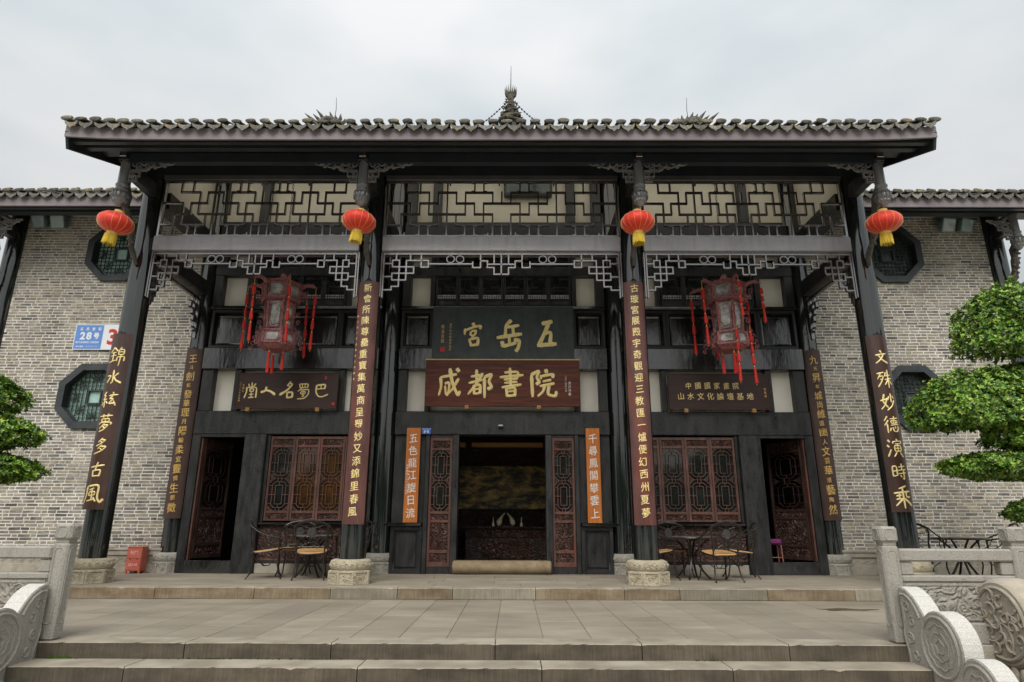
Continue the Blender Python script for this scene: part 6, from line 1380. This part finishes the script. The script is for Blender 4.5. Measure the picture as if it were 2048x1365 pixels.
def cheek(x0, x1, face, label):
    """cloud-shaped stair cheek: lobed outline in the YZ plane, thick in X; face = x of the side towards the steps"""
    o = thing('stair_cheek_stone', label, 'stair stone', ((x0 + x1) / 2, 5.6, -.6), 'cloud shaped cheek stones')
    top = []
    top += [(6.06, .325), (6.02, .325), (5.95, .305), (5.87, .26), (5.81, .20), (5.775, .155)]
    for k in range(15): a = R(118 - 12.5 * k); top.append((5.62 + .0 - math.cos(math.pi - a) * -.0 - math.cos(a) * -.265 * -1, 0)) if False else None
    c1 = (5.585, -.085); r1 = .262
    for k in range(17): a = R(52 + 9.6 * k); top.append((c1[0] + math.cos(a) * r1, c1[1] + math.sin(a) * r1))
    c2 = (5.20, -.33); r2 = .225
    for k in range(15): a = R(62 + 9.5 * k); top.append((c2[0] + math.cos(a) * r2, c2[1] + math.sin(a) * r2))
    c3 = (4.90, -.58); r3 = .16
    for k in range(9): a = R(75 + 12 * k); top.append((c3[0] + math.cos(a) * r3, c3[1] + math.sin(a) * r3))
    poly = top + [(4.74, -.95), (6.06, -.95)]
    body = MB().prism(poly, x0, x1, 'yz').build('body', granite, o, False, .006)
    # top rim along the outline: light from above put into a paler granite
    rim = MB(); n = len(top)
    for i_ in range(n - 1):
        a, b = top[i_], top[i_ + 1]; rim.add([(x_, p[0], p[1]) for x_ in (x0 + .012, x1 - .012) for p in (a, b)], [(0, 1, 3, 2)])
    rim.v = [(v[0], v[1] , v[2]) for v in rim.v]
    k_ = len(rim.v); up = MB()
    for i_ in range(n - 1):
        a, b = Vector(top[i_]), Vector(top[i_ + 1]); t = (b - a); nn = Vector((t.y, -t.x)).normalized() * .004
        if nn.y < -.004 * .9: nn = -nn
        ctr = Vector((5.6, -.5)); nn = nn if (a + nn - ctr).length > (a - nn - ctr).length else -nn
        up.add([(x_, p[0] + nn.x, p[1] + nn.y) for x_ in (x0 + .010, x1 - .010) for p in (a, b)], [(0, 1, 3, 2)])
    up.build('top_rim', granite_lit, o)
    m = MB(); xf_ = face; yz = lambda c, r_, am=0, k=0: [(xf_, c[0] + math.cos(t) * r_ * (1 + am * math.sin(k * t)), c[1] + math.sin(t) * r_ * (1 + am * math.sin(k * t))) for t in [i_ * math.pi / 24 for i_ in range(48)]]
    m.tube(yz(c1, .222), .014, 6, True); m.tube(yz(c1, .165, .045, 10), .007, 6, True); m.tube(yz(c1, .105, .06, 7), .007, 6, True); m.tube(yz((c1[0], c1[1]), .05, .1, 5), .008, 6, True)
    m.tube(yz(c2, .185), .013, 6, True); m.tube(yz(c2, .12, .09, 7), .009, 6, True); m.tube(yz(c2, .06, .09, 5), .009, 6, True)
    m.tube([(xf_, y_, z_) for y_, z_ in ((6.04, .27), (5.97, .27), (5.89, .23), (5.83, .16), (5.80, .10))], .012, 6)
    for (y_, z_, r_, a0, tn) in ((5.97, .17, .05, 0, 1.3), (5.92, .06, .045, 2, -1.3), (5.97, -.08, .05, 1, 1.3), (5.92, -.20, .05, 3, 1.3), (5.99, -.30, .04, 3, 1.3), (5.84, -.36, .05, 1, -1.3), (5.70, -.42, .045, 0, 1.2), (5.55, -.46, .04, 2, 1.2), (5.38, -.56, .04, 2, 1.2)):
        pts = []
        for i_ in range(14): t = i_ / 13; a = a0 + tn * 6.28 * t; q = r_ * (1 - .75 * t); pts.append((xf_, y_ + math.cos(a) * q, z_ + math.sin(a) * q))
        m.tube(pts, .0095, 5)
    m.tube([(xf_, 6.03 - .02 * math.sin(i_ * .9), .2 - i_ * .05) for i_ in range(14)], .009, 5)
    m.build('cloud_relief', granite, o, True); return o
cheek(3.62, 3.79, 3.62, 'pale cloud shaped stone cheek on the right side of the steps')
cheek(-4.08, -3.91, -3.91, 'pale cloud shaped stone cheek on the left side of the steps')
# drum stone at the far right
o = thing('drum_stone', 'tan carved stone drum on a scroll and lotus base at the right edge', 'drum stone', (4.62, 6.0, -.95), None)
rot = Matrix.Translation((4.50, 5.92, .05)) @ Matrix.Rotation(R(90), 4, 'Y')
MB().lathe([(.325, 0), (.345, .02), (.36, .06), (.365, .15), (.36, .24), (.345, .28), (.325, .30)], 40, (0, 0, 0), 1, 1, 0, rot).build('drum', drumst, o, True)
m = MB(); m.tube([(4.498, 5.92 + math.cos(t) * .285, .05 + math.sin(t) * .285) for t in [i_ * math.pi / 20 for i_ in range(40)]], .016, 6, True)
for q in range(13):
    a = q * 2.4; r_ = .235 * math.sqrt((q + .5) / 13); c1_, c2_ = 5.92 + math.cos(a) * r_, .05 + math.sin(a) * r_; pts = []; sg = 1 if q % 2 else -1
    for i_ in range(12): t = i_ * .48; pts.append((4.494, c1_ + math.cos(a + sg * t) * .062 * (1 - t / 7), c2_ + math.sin(a + sg * t) * .062 * (1 - t / 7)))
    m.tube(pts, [.016 - .0009 * i_ for i_ in range(12)], 6); m.sphere((4.496, c1_ + .05 * math.cos(a * 3), c2_ + .05 * math.sin(a * 3)), .014, .02, .016, 6, 4)
for q in range(5):
    a = q * 1.257 + .4; m.tube([(4.495, 5.92 + math.cos(a + t * 1.5) * .25 * t, .05 + math.sin(a + t * 1.5) * .25 * t) for t in [i_ / 8 for i_ in range(9)]], .010, 5)
m.build('floral_relief', drumst, o, True)
m = MB(); m.lathe([(.13, 0), (.14, .02), (.14, .24), (.13, .26)], 24, (0, 0, 0), 1, 1, 0, Matrix.Translation((4.52, 6.18, -.25)) @ Matrix.Rotation(R(90), 4, 'Y')); m.build('scroll', drumst, o, True)
m = MB(); m.tube([(4.515, 6.18 + math.cos(t) * (.11 - .012 * t), -.25 + math.sin(t) * (.11 - .012 * t)) for t in [i_ * .5 for i_ in range(17)]], .012, 5); m.build('scroll_relief', drumst, o, True)
m = MB()
for q in range(6):
    cy_ = 6.08 - .1 * q; m.sphere((4.515, cy_, -.33 - .012 * q), .02, .05, .085, 10, 8)
m.build('lotus_petal', drumst, o, True)
Bx(4.53, 4.78, 5.45, 6.2, -.43, -.25).build('base_block', drumst, o, False, .02); Bx(4.50, 4.82, 5.3, 6.35, -.98, -.45).build('pedestal', graniter, o, False, .015)

o.location.x -= .13
# ------------------------------------------------------------------ cloud-pruned trees
LEAF = {}
def pad(center, rx, ry, rz, parent, seed, dens=1.0, mat=None, drop=.35):
    """a pruned dome of foliage: rosettes of narrow leaves over and inside a flattened dome with a ragged underside"""
    q = random.Random(seed); m = MB(); c = Vector(center)
    area = rx * ry * 3.3 * 2; n = int(area / .00075 * dens * 1.0)
    n = min(n, 15000)
    for _ in range(n):
        th = q.uniform(0, 2 * math.pi); zf = q.uniform(-drop, 1); rad = math.sqrt(max(0, 1 - zf * zf)) if zf > 0 else 1 - .55 * (zf / drop) ** 2
        lump = 1 + .07 * math.sin(5 * th + seed) * math.cos(4 * zf + seed) + .05 * math.sin(11 * th + 2 * seed + 6 * zf)
        sh = q.choice([1.0, 1.0, .97, .9, .8, .65]) * lump * q.uniform(.95, 1.03) * (1.07 if q.random() < .06 else 1)
        nrm = Vector((math.cos(th) * rad / rx, math.sin(th) * rad / ry, zf / rz)).normalized()
        p = c + Vector((math.cos(th) * rad * rx * sh, math.sin(th) * rad * ry * sh, zf * rz * sh))
        if nrm.y > .55: continue          # far side never seen nor needed for shade
        up = (nrm + Vector((q.gauss(0, .3), q.gauss(0, .3), q.gauss(.25, .3)))).normalized()
        a1 = up.cross(Vector((.3, .2, 1))).normalized(); a2 = up.cross(a1); ph = q.uniform(0, 6.28); nl = q.choice([4, 5, 5, 6])
        for k in range(nl):
            a = ph + 2 * math.pi * k / nl; dr = (a1 * math.cos(a) + a2 * math.sin(a)); L_ = q.uniform(.040, .068); tip = p + (dr * .82 + up * q.uniform(.2, .75)) * L_
            sd_ = dr.cross(up).normalized() * L_ * .25; mid = p.lerp(tip, .55) + up * .004
            m.add([p, mid + sd_, tip, mid - sd_], [(0, 1, 2, 3)])
    return m.build('foliage_pad', mat or leafm, parent)
def limb(parent, pts, r0_, r1_, name='branch'):
    n = len(pts); return MB().tube(pts, [r0_ + (r1_ - r0_) * i_ / (n - 1) for i_ in range(n)], 10).build(name, bark, parent, True)
tr = thing('pruned_tree', 'cloud pruned tree with tiered bright green pads at the right edge', 'tree', (8.0, 9.0, ZL))
tk = limb(tr, [(8.05, 9.0, ZL), (7.98, 9.05, .5), (7.75, 9.0, 1.1), (7.85, 9.05, 1.8), (7.7, 9.0, 2.5), (7.85, 9.0, 3.2), (7.8, 9.0, 3.7)], .16, .05, 'trunk')
for pts in ([(7.8, 9, 1.55), (7.3, 8.95, 1.62), (6.7, 8.9, 1.6)], [(7.7, 9, 2.3), (7.2, 9, 2.35), (6.6, 8.95, 2.3)], [(7.8, 9, 2.0), (7.5, 8.9, 2.05), (7.3, 8.8, 2.05)], [(7.9, 9, .9), (7.5, 8.9, 1.0), (7.2, 8.9, 1.02)], [(7.8, 9, 3.3), (7.6, 9, 3.4)]): limb(tr, pts, .06, .02)
for k, (c, rx, ry, rz, dn, dp) in enumerate((((7.78, 9.0, 3.28), 1.06, .75, 1.0, 1.3, .12), ((6.80, 8.95, 2.22), .93, .62, .72, 1.3, .16), ((7.72, 9.0, 2.42), .72, .6, .52, 1.1, .3), ((7.6, 8.85, 1.93), .86, .62, .60, 1.3, .15), ((6.98, 8.9, 1.60), .84, .5, .20, 1.4, .6), ((7.55, 9.0, 2.86), .42, .4, .22, 1.2, .4), ((7.3, 8.9, 1.0), .42, .4, .17, 1.3, .5), ((7.9, 8.9, 1.6), .5, .45, .3, 1.2, .4))): pad(c, rx, ry, rz, tr, 11 + k, dn, drop=dp)
tr2 = thing('pruned_tree', 'cloud pruned tree with three green pads reaching in at the left edge', 'tree', (-8.0, 8.5, ZL))
limb(tr2, [(-8.0, 8.5, ZL), (-7.9, 8.5, .8), (-8.1, 8.5, 1.6), (-7.9, 8.5, 2.4), (-8.0, 8.5, 2.9)], .14, .05, 'trunk')
for pts in ([(-7.9, 8.5, 2.35), (-7.3, 8.5, 2.4), (-6.9, 8.5, 2.4)], [(-8, 8.5, 1.85), (-7.3, 8.5, 1.95), (-6.7, 8.5, 1.95)], [(-8, 8.5, 1.4), (-7.3, 8.5, 1.5), (-6.6, 8.5, 1.48)]): limb(tr2, pts, .05, .02)
for k, (c, rx, ry, rz, dn) in enumerate((((-7.30, 8.5, 2.40), .84, .6, .42, 1.2), ((-7.0, 8.5, 1.92), .86, .6, .32, 1.2), ((-6.96, 8.5, 1.46), .90, .6, .27, 1.2))): pad(c, rx, ry, rz, tr2, 31 + k, dn)
# trees of the forecourt behind the camera, seen only as reflections in lacquer and glass
m = MB(); q = random.Random(3)
for k in range(15):
    cx, cy_, cz_ = -30 + 4.4 * k + q.uniform(-1, 1), -17 + q.uniform(-2, 2), q.uniform(1.6, 4.6); R_ = q.uniform(2.2, 3.6)
    for _ in range(1000):
        v = Vector((q.gauss(0, 1), q.gauss(0, 1), q.gauss(0, 1))).normalized(); p = Vector((cx, cy_, cz_)) + Vector((v.x * R_, v.y * R_, v.z * R_ * .9)) * q.uniform(.75, 1.08); a = Vector((q.gauss(0, 1), q.gauss(0, 1), q.gauss(0, 1))).normalized() * .3; b = a.cross(v).normalized() * .3
        m.add([p - a, p + b, p + a, p - b], [(0, 1, 2, 3)])
setp(m.build('distant_trees', leafd), kind='stuff', label='row of leafy trees across the forecourt')
